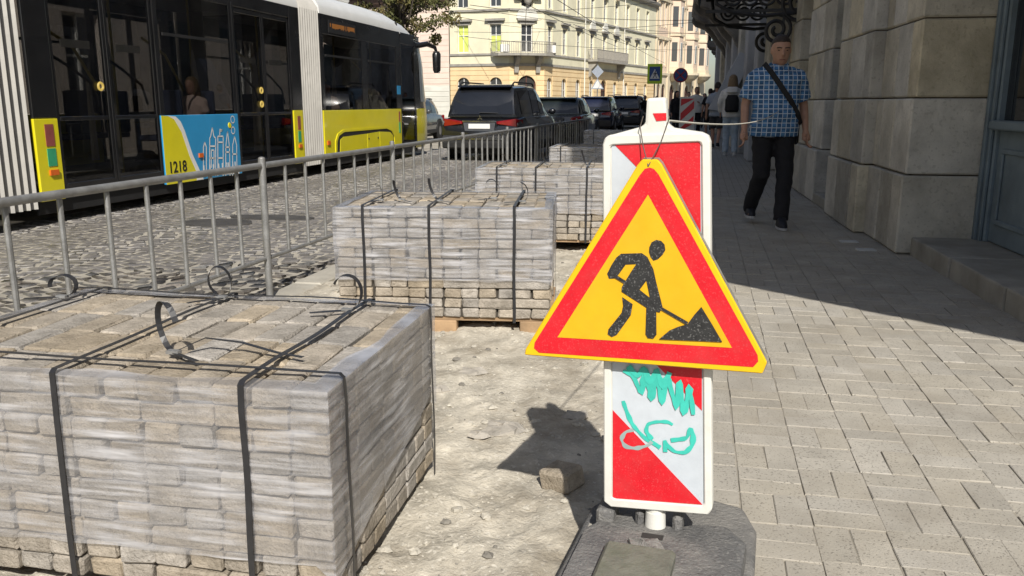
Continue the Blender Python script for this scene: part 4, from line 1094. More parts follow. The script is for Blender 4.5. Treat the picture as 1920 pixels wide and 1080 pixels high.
tm = thing('tram', 'articulated black, white and yellow tram numbered 1218 on the cobbled street', 'tram', (-8.3, 14.0, -.12))
tf = Fr(tm, (8.3, -14.0, .12))
XS, XF = -7.05, -9.55
def tbox(name, mat, x0, x1, y0, y1, z0, z1, parent=None, **k):
    return MB().box(x0,x1,y0,y1,z0,z1).build(name, mat, parent or tf, **k)
for side, xs, s in (('near', XS, -1), ('far', XF, 1)):
    def P(n, mt, y0, y1, z0, z1, o=0.0, th=.04, bev=.006, **k):
        a, c = xs + s*(-o), xs + s*(-o+th); return MB().box(min(a,c),max(a,c),y0,y1,z0,z1).build(n, mt, tf, bevel=bev, **k)
    def glass(y0, y1, z0, z1, n='window_pane'): return P(n, m_tglass, y0, y1, z0, z1, -.008, .012, 0)
    def door(y0, y1, zt, rings=()):
        mid = (y0+y1)/2
        for a, c in ((y0,mid),(mid,y1)):
            f = .055; b = MB(); x0, x1 = sorted((xs+s*.012, xs+s*.05))
            b.box(x0,x1,a+.005,a+f,.2,zt).box(x0,x1,c-f,c-.005,.2,zt).box(x0,x1,a+f,c-f,.2,.32).box(x0,x1,a+f,c-f,zt-.08,zt).box(x0,x1,a+f,c-f,1.02,1.07)
            d = b.build('door_leaf', m_tblk, tf, bevel=.006)
            g0, g1 = sorted((xs+s*.022, xs+s*.032))
            o = MB().box(g0,g1,a+f,c-f,.32,1.02).box(g0,g1,a+f,c-f,1.07,zt-.08).build('door_pane', m_tglass, tf)
            if side == 'near':
                MB().box(XS-.05,XS-.04,a+.22,c-.25,1.84,1.93).build('door_sticker', M('door_sticker%d' % int(a*10), (.45,.43,.38), .6), tf)
                MB().tube([(XS-.10,a+.1,1.75),(XS-.10,a+.35,1.65),(XS-.10,c-.2,1.45),(XS-.10,c-.1,1.2)], .018, 6).build('door_handrail', m_tmat, tf)
        for ry, rz in rings:
            b = MB(); b.tube([(XS-.002,ry+.042*math.cos(2*math.pi*q/20),rz+.042*math.sin(2*math.pi*q/20)) for q in range(21)], .014, 6); b.build('door_button', m_ring, tf)
    # middle car
    P('corner_panel', m_tyel, 8.09, 8.455, .15, 1.05); P('corner_pillar', m_tblk, 8.09, 8.455, 1.055, 2.86)
    door(8.46, 10.36, 2.68, ((9.233,1.415),)); P('door_header', m_tblk, 8.46, 10.36, 2.685, 2.86)
    P('side_panel', m_tyel if side == 'far' else m_tblue, 10.375, 12.375, .13, 1.055)
    P('pillar', m_tblk, 10.375, 10.47, 1.06, 2.86); P('pillar', m_tblk, 12.27, 12.375, 1.06, 2.86); P('window_header', m_tblk, 10.47, 12.27, 2.66, 2.86)
    glass(10.47, 12.27, 1.06, 2.66); P('hopper_bar', m_tmat, 10.55, 12.2, 2.10, 2.14, .008, .02, 0)
    door(12.38, 14.25, 2.66, ((13.15,1.42),(13.14,1.20))); P('door_header', m_tblk, 12.38, 14.25, 2.665, 2.86)
    P('door_post', m_tblk, 12.345, 12.40, .2, 2.72, .012, .03, .004); 
    P('corner_panel', m_tyel, 14.27, 14.63, .15, 1.09); P('corner_pillar', m_tblk, 14.27, 14.63, 1.095, 2.86)
    # front car
    P('side_panel', m_tyel, 15.52, 19.94, .22, 1.08); P('window_header', m_tblk, 15.52, 19.94, 2.5, 2.86); P('pillar', m_tblk, 15.52, 15.64, 1.085, 2.5); P('pillar', m_tblk, 17.55, 17.85, 1.085, 2.5); P('pillar', m_tblk, 19.66, 19.94, 1.085, 2.5)
    glass(15.64, 17.55, 1.085, 2.5); glass(17.85, 19.66, 1.085, 2.5); P('hopper_bar', m_tmat, 15.7, 17.5, 2.09, 2.13, .008, .02, 0); P('hopper_bar', m_tmat, 17.9, 19.6, 2.09, 2.13, .008, .02, 0)
    P('front_door_frame', m_tblk, 19.945, 20.02, .2, 2.72, .006); P('front_door_frame', m_tblk, 21.0, 21.09, .2, 2.72, .006); P('door_header', m_tblk, 20.02, 21.0, 2.6, 2.86)
    glass(20.02, 21.0, .3, 2.6, 'door_pane'); P('door_bar', m_tblk, 20.02, 21.0, 1.03, 1.07, .004, .03, 0)
    # rear car, running out of the picture
    P('side_panel', m_tyel, 0.6, 7.18, .15, 1.06); P('window_header', m_tblk, .6, 7.18, 2.6, 2.86); glass(.6, 7.1, 1.065, 2.6); P('pillar', m_tblk, 7.1, 7.18, 1.065, 2.6); P('pillar', m_tblk, 3.6, 3.8, 1.065, 2.6, .01)
    for y0, y1 in ((.6,7.18),(8.09,14.63),(15.52,21.3)):
        P('skirt', m_tmat, y0, y1, .0, .21, -.06)
# near-side decoration
def yz(name, poly, mat, x0=XS+.001, x1=XS+.003, parent=None): return MB().prism(poly, x0, x1, 'yz').build(name, mat, parent or tf)
YEL2 = [(10.376,1.054)] + YEL[1:-2] + [(11.09,.131),(10.376,.131)]
yz('yellow_wave', YEL2, m_tyel); yz('white_wave', WHT[:-1] and [(10.5,1.054)] + WHT[1:5] + [(11.27,.131),(11.09,.131)] + WHT[6:9] + [(10.66,1.0)], m_twhite, XS+.0032, XS+.0045)
b = MB()
for line in CITY:
    for i in range(len(line)-1):
        (a, za), (c, zc) = line[i], line[i+1]; d = Vector((c-a, zc-za)); 
        if d.length < 1e-4: continue
        d.normalize(); nn = Vector((-d.y, d.x))*.011
        b.add([(XS+.004, a+nn.x, za+nn.y), (XS+.004, c+nn.x, zc+nn.y), (XS+.004, c-nn.x, zc-nn.y), (XS+.004, a-nn.x, za-nn.y)], [(0,1,2,3)])
for cy, cz, r in ((12.183,.97,.06),(12.173,.806,.06)):
    b.add([(XS+.004, cy+rr*math.cos(2*math.pi*k/16), cz+rr*math.sin(2*math.pi*k/16)) for rr in (r, r*.75) for k in range(16)], [(k,(k+1)%16,16+(k+1)%16,16+k) for k in range(16)])
for cy in (11.30, 11.46, 11.55, 11.70, 11.80, 11.93, 11.98, 12.10, 12.17): b.box(XS+.003, XS+.0045, cy-.012, cy+.012, .16, .33)
b.build('skyline_emblem', m_twhite, tf)
MB().lathe([(.045,0),(.04,.008)], 14, 'x', (XS+.002,12.085,.885)).build('yellow_dot', m_tyel, tf)
text_mesh('fleet_number', '1218', .215, m_tblk, tf, (XS+.006, 10.44, .285), (R(90), 0, R(90)), 1.0)
tbox('reflector', m_orange, XS, XS+.02, 11.19, 11.29, .45, .51)
for y0 in (8.24, 14.40):
    w = .13 if y0 < 9 else .11
    tbox('lamp_strip', m_maroon, XS, XS+.006, y0, y0+w, .75, .99); tbox('sticker', m_green, XS, XS+.006, y0, y0+w, .53, .725); tbox('reflector', m_orange, XS, XS+.02, y0+.0, y0+w, .43, .49)
tbox('lamp_strip', m_maroon, XS, XS+.006, 19.75, 19.85, .78, 1.02); tbox('sticker', m_green, XS, XS+.006, 19.75, 19.85, .52, .77); tbox('reflector', m_orange, XS, XS+.02, 15.62, 15.74, .42, .50)
tbox('blue_sticker', m_tblue, XS+.0005, XS+.004, 19.68, 19.92, 1.42, 1.62)
# destination display
tbox('display_panel', m_tmat, XS, XS+.008, 15.9, 17.25, 2.54, 2.78)
b = MB()
for k in range(26):
    if random.random() < .8: b.box(XS+.008, XS+.010, 15.97+k*.047, 15.97+k*.047+.03, 2.62+.03*random.random(), 2.72)
b.build('display_text', m_led, tf)
# wheel hatch in the front car: raised rounded rim over a recess
hp = [(15.98,.24),(16.0,.48),(16.12,.62),(16.4,.69),(18.95,.69),(19.3,.62),(19.44,.48),(19.46,.24)]
b = MB(); inn = [(p[0]+(17.7-p[0])*.035, p[1]-.045 if p[1] > .3 else p[1]) for p in hp]
vs = [(XS+.012,*p) for p in hp] + [(XS+.012,*p) for p in inn] + [(XS,*p) for p in hp] + [(XS,*p) for p in inn]; n = 8; fs = []
for i in range(7): fs += [(i,i+1,n+i+1,n+i),(i,i+1,2*n+i+1,2*n+i),(n+i,n+i+1,3*n+i+1,3*n+i)]
b.add(vs, fs).build('hatch_rim', m_tyel, tf)
yz('hatch_gap', [(16.08,.24),(16.12,.5),(16.25,.6),(16.5,.64),(18.9,.64),(19.2,.58),(19.34,.48),(19.37,.24)], m_tmat, XS+.001, XS+.004)
yz('hatch_door', [(16.2,.24),(16.24,.5),(16.4,.55),(17.65,.57),(17.65,.24)], m_tyel, XS+.001, XS+.012); yz('hatch_door', [(17.68,.24),(17.68,.57),(18.4,.59),(18.4,.24)], m_tyel, XS+.001, XS+.014); yz('hatch_door', [(18.43,.24),(18.43,.59),(19.1,.56),(19.28,.48),(19.3,.24)], m_tyel, XS+.001, XS+.012)
for y0 in (17.75, 18.3):
    MB().lathe([(.02,0),(.02,.012)], 8, 'x', (XS+.013,y0,.46)).build('hatch_bolt', m_tmat, tf)
# bellows: pleated cloth boxes
def bellows(y0, y1, nrib, x_in=.10):
    b = MB(); prof = [(XS-x_in,.08),(XS-x_in,2.95),(XS-.35,3.2),(XF+.35,3.2),(XF+x_in,2.95),(XF+x_in,.08)]
    vs = []; fs = []; K = len(prof); N = nrib*4
    for i in range(N+1):
        d = (0, .075, .10, .075)[i % 4]; y = y0 + (y1-y0)*i/N
        for (x, z) in prof:
            sx = 1 if x > -8.3 else -1; vs.append((x + sx*d, y, z + (d if z > 3 else 0)))
    for i in range(N):
        for k in range(K-1): fs.append((i*K+k, i*K+k+1, (i+1)*K+k+1, (i+1)*K+k))
    b.add(vs, fs).build('bellows', m_bell, tf, smooth=True, angle=60)
    b = MB(); 
bellows(7.19, 8.07, 8); bellows(14.65, 15.5, 9)
# roofs
def troof(st, name='roof'):
    b = MB(); vs = []; fs = []; N = 12
    for y, hw, ze, zt_ in st:
        for k in range(N+1):
            a = math.pi*k/N; cx = math.cos(a); r = (abs(cx)**2.6+abs(math.sin(a))**2.6)**(-1/2.6)
            vs.append((-8.3 + hw*cx*r, y, ze + (zt_-ze)*math.sin(a)*r))
    for i in range(len(st)-1):
        for k in range(N): fs.append((i*(N+1)+k, i*(N+1)+k+1, (i+1)*(N+1)+k+1, (i+1)*(N+1)+k))
    fs += [tuple(range(N+1)), tuple(range((len(st)-1)*(N+1), len(st)*(N+1)))]
    for i in range(len(st)-1): fs.append((i*(N+1), (i+1)*(N+1), (i+1)*(N+1)+N, i*(N+1)+N))
    return b.add(vs, fs).build(name, m_twhite, tf, smooth=True, angle=45)
troof([(.6,1.25,2.862,3.36),(7.18,1.25,2.862,3.36)]); troof([(8.09,1.25,2.862,3.36),(14.63,1.25,2.862,3.36)])
troof([(15.52,1.25,2.862,3.36),(18.2,1.25,2.862,3.38),(18.25,1.25,2.862,3.38),(19.6,1.25,2.85,3.36),(20.4,1.24,2.80,3.26),(21.0,1.2,2.73,3.12),(21.5,1.12,2.66,2.96),(21.9,1.05,2.62,2.82),(22.25,.9,2.58,2.66)])
tbox('roof_box', m_twhite, -8.95, -7.65, 9.5, 13.5, 3.36, 3.62, bevel=.05); tbox('roof_box', m_twhite, -8.9, -7.7, 16.0, 18.6, 3.36, 3.56, bevel=.05)
MB().ball((-7.12,19.9,3.02), .03, .06, .07).build('roof_camera', m_tmat, tf, smooth=True)
for k in range(3): MB().ball((-7.18,20.75+.16*k,2.93-.04*k), .02, .03, .025).build('roof_light', m_tmat, tf)
# nose
def nose(name, zs, mat, n=16, grow=0.0, a0=0, a1=math.pi):
    b = MB(); vs = []; fs = []
    for z, yl, hw in zs:
        for k in range(n+1):
            a = a0 + (a1-a0)*k/n; cx, sn = math.cos(a), math.sin(a); r = (abs(cx)**4.5+abs(sn)**4.5)**(-1/4.5)
            vs.append((-8.3 + (hw+grow)*cx*r, 21.09 + (yl*1.2+grow)*sn*r, z))
    for i in range(len(zs)-1):
        for k in range(n): fs.append((i*(n+1)+k, i*(n+1)+k+1, (i+1)*(n+1)+k+1, (i+1)*(n+1)+k))
    return b.add(vs, fs).build(name, mat, tf, smooth=True, angle=60)
nose('nose_shell', [(.10,1.10,1.2),(.22,1.24,1.25),(.7,1.26,1.25),(1.08,1.18,1.25)], m_tyel)
nose('nose_window_band', [(1.085,1.165,1.248),(1.6,1.0,1.245),(2.2,.86,1.24),(2.7,.72,1.2)], m_tblk)
nose('windscreen', [(1.2,1.14,1.246),(1.6,1.0,1.245),(2.2,.86,1.24),(2.55,.77,1.21)], m_tglass, 16, .012, R(55), R(125))
nose('cab_side_window', [(1.25,1.13,1.246),(1.6,1.0,1.245),(2.2,.86,1.24),(2.45,.79,1.215)], M('cab_glass', (.25,.28,.3), .05, .05, 2, spec=.8), 8, .008, R(14), R(46))
MB().lathe([(.05,0),(.045,.015)], 10, 'x', (-7.08,21.45,.72)).build('side_marker', m_orange, tf)
MB().tube([(-7.15,21.35,2.62),(-6.95,21.75,2.70),(-6.8,21.95,2.62),(-6.77,21.98,2.5)], [.07,.07,.05,.035], 8).build('mirror_arm', m_tblk, tf, smooth=True)
MB().rings([(-6.77,21.98,1.98,.06,.09),(-6.77,21.98,2.05,.09,.13),(-6.77,21.98,2.45,.1,.15),(-6.77,21.98,2.52,.07,.1)], 14, 3).build('mirror', m_tblk, tf, smooth=True)
# inside and underneath
for y0, y1 in ((.6,7.18),(8.09,14.63),(15.52,21.6)):
    tbox('floor', m_int, XF+.1, XS-.1, y0, y1, .22, .28); tbox('ceiling', m_int, XF+.06, XS-.06, y0, y1, 2.84, 2.858)
for y in (8.3, 10.45, 12.3, 14.4, 15.6, 17.7, 19.8): 
    MB().tube([(-7.75,y,.28),(-7.75,y,2.84)], .017, 6).build('grab_pole', m_pole, tf)
sm_ = MB().box(-.22,.22,-.21,.21,.42,.5).box(-.22,.22,.17,.24,.5,1.12).mesh('seat', m_seat, bevel=.02)
for y in (10.9, 11.75, 16.0, 16.9, 18.2, 19.1):
    for x in (-7.42, -8.9): link('seat', sm_, tf, (x, y, .28))
for y in (2.5, 5.5, 10.6, 12.9, 17.0, 19.0):
    MB().box(-9.3,-7.4,y-.55,y+.55,-.02,.2).build('bogie', m_tmat, tf)
    for x in (-7.55, -9.1): MB().lathe([(.0,-.05),(.28,-.05),(.28,.05),(.0,.05)], 20, 'x', (x,y,.165)).build('wheel', m_tmat, tf)
m_reflect = M('partition_cream', (.62,.56,.45), .6, .08, 3)  # cream slivers stand in for reflections of a sunlit wall in the glass
for y0, z0, z1, w in ((10.12,.35,2.25,.2),(9.72,.5,1.5,.1),(12.12,1.1,2.0,.2),(13.95,.4,2.2,.24),(17.30,1.1,2.1,.2),(19.35,1.1,2.1,.22),(20.6,.4,2.0,.2)):
    MB().prism([(y0-w/2,z0),(y0+w/2,z0),(y0+w*.35,z1-.4),(y0-w*.1,z1),(y0-w*.3,z1-.35)], -7.62, -7.58, 'yz').build('partition', m_reflect, tf)
for y0 in (9.0, 10.9, 13.3, 16.2, 18.4):
    MB().tube([(-7.6,y0,2.1),(-7.6,y0+.5,1.9),(-7.6,y0+.9,1.4)], .02, 6).build('grab_rail', m_pole, tf)
# rails in the cobbles under it
for x in (-7.55, -9.05):
    o = MB().box(x-.035,x+.035,-20,70,-.16,-.118).build('tram_rail', M('rail_steel', (.3,.29,.28), .35, .2, 8, metal=.8), road)

# ================================================================== CARS
m_rubber = M('tyre', (0.02,0.02,0.02), .85, .2, 20)
m_rim = M('alloy_rim', (0.35,0.35,0.36), .35, .1, 10, metal=.8)
m_cglass = M('car_glass', (0.012,0.013,0.016), .04, .1, 2, spec=.7)
m_tail = M('tail_light', (0.22,0.004,0.008), .12, .15, 12, spec=.7, coat=.6)
m_chrome = M('chrome', (0.7,0.7,0.7), .12, .05, 5, metal=1.0)
m_plate = M('number_plate', (0.75,0.75,0.73), .4, .04, 10)
m_trim = M('black_trim', (0.02,0.02,0.021), .6, .2, 10)
def carpaint(name, c): return M(name, c, .25, .06, 2, spec=.5, coat=.9)
def car(label, loc, rz, paint, L=4.6, Wd=1.86, H=1.70, belt=1.02, kind='suv', detail=True, badge=False):
    """tail at y=0, nose towards +y"""
    t = thing('parked_car' if kind != 'taxi' else 'taxi', label, 'car', loc, rz, 'cars queuing on the street')
    h = Wd/2; hb = belt
    hood = hb - (.02 if kind == 'suv' else .10)
    st = [(-.02,.90*h,.46,.74),(.06,.975*h,.30,.92),(.22,h,.24,hb-.03),(.8,h,.22,hb),(L*.5,h,.21,hb),(L*.70,h,.22,hb-.01),(L*.76,.99*h,.22,hood),(L*.92,.93*h,.24,hood-.08),(L*.98,.82*h,.32,hood-.2),(L,.70*h,.42,.62)]
    b = MB(); vs = []; fs = []
    for y, w, z0, z1 in st:
        half = [(.86*w,z0),(.97*w,z0+.10),(w,z0+(z1-z0)*.45),(.985*w,z0+(z1-z0)*.8),(.93*w,z1-.025),(.84*w,z1)]
        ring_ = half + [(-x,z) for x, z in reversed(half)]; vs += [(x,y,z) for x, z in ring_]
    K = 12
    for i in range(len(st)-1):
        for k in range(K): fs.append((i*K+k, i*K+(k+1)%K, (i+1)*K+(k+1)%K, (i+1)*K+k))
    fs += [tuple(range(K)), tuple(range((len(st)-1)*K, len(st)*K))]
    b.add(vs, fs).build('body', paint, t, smooth=True, angle=32)
    # greenhouse: stations of (y, half width low, z low, half width top, z top)
    rear = .18 if kind == 'suv' else .55
    gh = [(rear, .86*h, hb-.02, .80*h, hb+.05), (rear+.12, .88*h, hb-.02, .74*h, hb+(H-hb)*.62), (rear+.34, .885*h, hb-.02, .69*h, H-.04), (L*.34, .89*h, hb-.02, .70*h, H), (L*.5, .89*h, hb-.02, .69*h, H-.01), (L*.58, .89*h, hb-.02, .67*h, H-.07), (L*.73, .86*h, hood-.03, .80*h, hood+.05)]
    vs = []; fs = []
    for y, wl, zl, wt, ztp in gh:
        half = [(wl,zl),(wl*.45+wt*.55+.025,zl+(ztp-zl)*.55),(wt+.012,ztp-.06*(ztp-zl)),(wt*.9,ztp),(wt*.45,ztp+.018)]
        vs += [(x,y,z) for x, z in half + [(-x,z) for x, z in reversed(half)]]
    K = 10
    for i in range(len(gh)-1):
        for k in range(K): fs.append((i*K+k, i*K+(k+1)%K, (i+1)*K+(k+1)%K, (i+1)*K+k))
    fs += [tuple(range(K)), tuple(range((len(gh)-1)*K, len(gh)*K))]
    MB().add(vs, fs).build('cabin', paint, t, smooth=True, angle=38)
    # rear screen
    def lerp(a, c, q): return a + (c-a)*q
    zr0, zr1 = hb+.05, H-.09
    y0, y1 = rear-.015, rear+.30
    b = MB(); w0, w1 = .76*h, .64*h
    b.add([(-w0,y0,zr0),(w0,y0,zr0),(lerp(w0,w1,.5)+.03,lerp(y0,y1,.36),lerp(zr0,zr1,.55)),(w1,y1-.02,zr1),(-w1,y1-.02,zr1),(-lerp(w0,w1,.5)-.03,lerp(y0,y1,.36),lerp(zr0,zr1,.55))], [(0,1,2,5),(5,2,3,4)]).build('rear_window', m_cglass, t)
    MB().prism([(rear+.16,H-.055),(rear+.22,H-.01),(rear+.5,H+.012),(rear+.5,H-.03)], -.66*h, .66*h, 'yz').build('spoiler', paint, t)
    for s in (-1, 1):
        # side windows follow the cabin side
        def sp(y, q):
            yl = [g[0] for g in gh]; i = max(j for j in range(len(gh)-1) if yl[j] <= y + 1e-6); f = (y-yl[i])/(yl[i+1]-yl[i])
            wl, zl, wt, zt2 = [lerp(gh[i][k], gh[i+1][k], f) for k in (1,2,3,4)]
            half = [(wl,zl),(wl*.45+wt*.55+.025,zl+(zt2-zl)*.55),(wt+.012,zt2-.06*(zt2-zl))]
            x, z = (Vector(half[0]).lerp(Vector(half[1]), q/.55) if q < .55 else Vector(half[1]).lerp(Vector(half[2]), (q-.55)/.45)); return (s*(x+.010), y, z)
        for a, c in ((rear+.42, L*.33), (L*.345, L*.49), (L*.505, L*.60)):
            b = MB(); b.add([sp(a,.1),sp(c,.1),sp(c,.55),sp(a,.55),sp(c-.02,.9),sp(a+.05,.9)], [(0,1,2,3),(3,2,4,5)]).build('side_window', m_cglass, t)
        b = MB(); zt_ = belt-.02
        if kind == 'suv': poly = [(.44*h,-.02,zt_-.15),(.46*h,-.02,zt_-.09),(.875*h,.02,zt_-.03),(.965*h,.34,zt_-.05),(.975*h,.34,zt_-.15),(.89*h,.02,zt_-.21)]
        else: poly = [(.66*h,-.02,zt_-.2),(.68*h,-.02,zt_-.06),(.95*h,.05,zt_-.02),(1.0*h,.24,zt_-.04),(1.0*h,.24,zt_-.24),(.96*h,.05,zt_-.3)]
        f_ = [(s*(p[0]+.012), p[1]-.012, p[2]) for p in poly]; bk = [(s*(p[0]-.06), p[1]+.05, p[2]) for p in poly]
        b.add(f_+bk, [(0,1,2,5),(5,2,3,4),(6,11,8,7),(11,10,9,8)] + [(i,(i+1)%6,6+(i+1)%6,6+i) for i in range(6)]).build('tail_light', m_tail, t, bevel=.008)
        MB().tube([(s*.96*h,L*.60,hb+.06),(s*1.06*h,L*.60,hb+.08)], .025, 6).ball((s*1.1*h,L*.6,hb+.1), .10, .07, .08).build('wing_mirror', paint, t, smooth=True)
        if kind == 'suv': MB().tube([(s*.66*h,.55,H+.01),(s*.66*h,.7,H+.06),(s*.66*h,L*.5,H+.06),(s*.66*h,L*.53,H-.0)], .02, 6).build('roof_rail', m_trim, t)
        for y in (L*.19, L*.81):
            w_ = MB().lathe([(.18,-.1),(.33,-.11),(.355,-.06),(.355,.06),(.33,.11),(.18,.1)], 24, 'x', (s*(h-.09),y,.355)).build('wheel', m_rubber, t, smooth=True)
            MB().lathe([(.0,-.11),(.20,-.10),(.215,-.085),(.215,.085),(.20,.10),(.0,.11)], 18, 'x', (s*(h-.088),y,.355)).build('rim', m_rim, w_, smooth=True)
            MB().lathe([(.37,-.02),(.42,-.02),(.42,.02),(.37,.02)], 24, 'x', (s*(h-.006),y,.365)).build('wheel_arch', m_trim, t)
        MB().box(s*h*1.0-.012,s*h*1.0+.012,L*.27,L*.72,.3,.42).build('side_trim', m_trim, t, bevel=.008)
    MB().prism([(-.06,.30),(-.075,.42),(-.07,.58),(.05,.62),(.2,.6),(.2,.28)], -.93*h, .93*h, 'yz').build('bumper', paint if kind != 'suv' else m_trim, t, bevel=.02)
    MB().box(-.62*h,.62*h,-.088,-.072,.50,.535).build('bumper_strip', m_chrome if detail else m_trim, t)
    p_ = MB().box(-.26,.26,-.048,-.036,.755,.865) if kind == 'suv' else MB().box(-.26,.26,-.03,-.02,.64,.75)
    p_.build('number_plate', m_plate, t)
    MB().prism([(-.36*h,.70),(.36*h,.70),(.40*h,.90),(-.40*h,.90)], -.035, -.02, 'xz').build('plate_recess', M('recess_grey%.1f' % loc[1], (.07,.075,.085), .5), t)
    if detail:
        MB().box(-.42*h,.42*h,-.05,-.034,.905,.935).build('chrome_strip', m_chrome, t)
        MB().tube([(-.05,rear-.04,hb+.09),(.4,rear-.02,hb+.075)], .011, 5).build('rear_wiper', m_trim, t)
        b = MB()
        for k in range(3):
            a = R(90+120*k); c_ = Vector((.036*math.cos(a), .036*math.sin(a))); u_ = Vector((math.cos(a), math.sin(a)))*.034; v_ = Vector((-u_.y, u_.x))*.55
            pts = [c_-u_*.95, c_+v_, c_+u_, c_-v_]; b.prism([(p.x, .995+p.y) for p in pts], rear-.16, rear-.14, 'xz')
        o = b.build('emblem', m_chrome, t)
        MB().box(-.45*h,.45*h,.0,.16,.60,.905).build('tailgate_panel', paint, t, bevel=.02)
        MB().tube([(0,L*.6,hb+.9),(0,L*.6,hb+.9)][:1]+[(0,.95,H+.10),(0,.85,H+.02)], .03, 6).build('aerial', paint, t) if False else None
    MB().box(-.75*h,.75*h,.3,L-.3,.16,.3).build('underside', m_trim, t)
    if kind == 'taxi': MB().box(-.2,.2,L*.42,L*.46,H,H+.11).build('roof_sign', m_tail, t, bevel=.02)
    return t
m_cblack = carpaint('paint_black', (0.010,0.011,0.014)); m_cblue = carpaint('paint_dark_blue', (0.008,0.011,0.03)); m_csil = carpaint('paint_silver_blue', (0.35,0.42,0.5)); m_cgreen = carpaint('paint_dark_green', (0.012,0.016,0.015)); m_cwhite = carpaint('paint_white', (0.7,0.7,0.7)); m_cgrey = carpaint('paint_grey', (0.05,0.055,0.06)); m_cred = carpaint('paint_red', (0.4,0.02,0.02))
RZ = ROAD_Z
car('large black sport utility vehicle with red tail lights behind the barrier', (-5.02, 19.6, RZ), R(-3), m_cblack, 4.8, 1.96, 1.76, 1.03)
car('dark green-black car just ahead of the large black sport utility vehicle', (-4.55, 27.0, RZ), R(-1), m_cgreen, 4.6, 1.85, 1.52, .98, 'sedan', False)
car('dark blue car with a red roof lamp, braking in the shade', (-4.75, 39.0, RZ), R(-2), m_cblue, 4.4, 1.82, 1.62, 1.0, 'suv', False)
car('dark sport utility vehicle with white number plate right of the blue car', (-4.0, 46.2, RZ), R(-6), m_cblack, 4.6, 1.9, 1.72, 1.03, 'suv', False)
car('silver-blue car with red roof sign, half hidden behind the blue car', (-8.1, 55.0, RZ), R(-3), m_csil, 4.4, 1.78, 1.5, .95, 'taxi', False)
car('white car at the far end of the queue beside the delineator head', (-3.55, 60.0, RZ), R(-10), m_cwhite, 4.4, 1.8, 1.5, .95, 'sedan', False)
car('grey saloon car standing between the tram front and the black vehicle', (-10.3, 31.5, RZ), R(182), m_cgrey, 4.5, 1.8, 1.5, .95, 'sedan', False)
car('dark hatchback parked beyond the black sport utility vehicle at left', (-10.1, 38.5, RZ), R(8), m_cgreen, 4.2, 1.8, 1.55, .95, 'sedan', False)
car('red car far up the street beyond the striped board', (-1.2, 66.0, RZ), R(-14), m_cred, 4.3, 1.8, 1.5, .95, 'sedan', False)

# ================================================================== PEOPLE
m_skin = M('skin', (0.42,0.24,0.17), .6, .1, 20, spec=.35)
m_hair = M('hair_dark', (0.035,0.025,0.02), .7, .3, 60)
m_hairl = M('hair_fair', (0.20,0.135,0.075), .6, .3, 60)
m_denimd = M('trousers_black', (0.012,0.012,0.015), .85, .25, 20)
m_jeans = M('jeans_pale', (0.38,0.45,0.52), .85, .2, 12)
m_shoe = M('shoe_dark', (0.012,0.014,0.02), .6, .2, 30); m_sole = M('shoe_sole', (0.5,0.5,0.5), .7, .1, 20)
m_hood = M('hoodie_white', (0.70,0.68,0.65), .9, .08, 8); m_tee = M('tee_grey', (0.30,0.33,0.38), .9, .1, 8)
m_bag = M('backpack_black', (0.012,0.012,0.013), .75, .2, 20); m_shw = M('shirt_white', (0.66,0.64,0.6), .85, .08, 8); m_blackc = M('cloth_black', (0.014,0.014,0.016), .9, .2, 10)
m_short = M('shorts_dark', (0.045,0.045,0.05), .9, .2, 10); m_pinkc = M('cloth_pink', (0.72,0.55,0.48), .9, .1, 8)
# blue checked shirt
m_plaid, n_, l_, b_ = newmat('checked_shirt'); tc = n_.new('ShaderNodeTexCoord'); sp_ = n_.new('ShaderNodeSeparateXYZ'); l_.new(tc.outputs['Object'], sp_.inputs[0])
def stripes(out, period, duty, off=0.0):
    a = n_.new('ShaderNodeMath'); a.operation = 'MULTIPLY_ADD'; a.inputs[1].default_value = 1/period; a.inputs[2].default_value = off; l_.new(out, a.inputs[0])
    f = n_.new('ShaderNodeMath'); f.operation = 'FRACT'; l_.new(a.outputs[0], f.inputs[0])
    c = n_.new('ShaderNodeMath'); c.operation = 'LESS_THAN'; c.inputs[1].default_value = duty; l_.new(f.outputs[0], c.inputs[0]); return c.outputs[0]
def mixc(fac, a, colr):
    k = n_.new('ShaderNodeMixRGB'); l_.new(fac, k.inputs[0]); l_.new(a, k.inputs[1]); k.inputs[2].default_value = (*colr, 1); return k.outputs[0]
base = n_.new('ShaderNodeRGB'); base.outputs[0].default_value = (.07,.2,.42,1); c_ = base.outputs[0]
c_ = mixc(stripes(sp_.outputs['X'], .09, .45), c_, (.035,.10,.22)); c_ = mixc(stripes(sp_.outputs['Z'], .09, .4, .3), c_, (.045,.13,.28))
for ax in ('X','Z'): c_ = mixc(stripes(sp_.outputs[ax], .045, .15, .2), c_, (.52,.6,.68))
l_.new(c_, b_.inputs['Base Color']); b_.inputs['Roughness'].default_value = .9

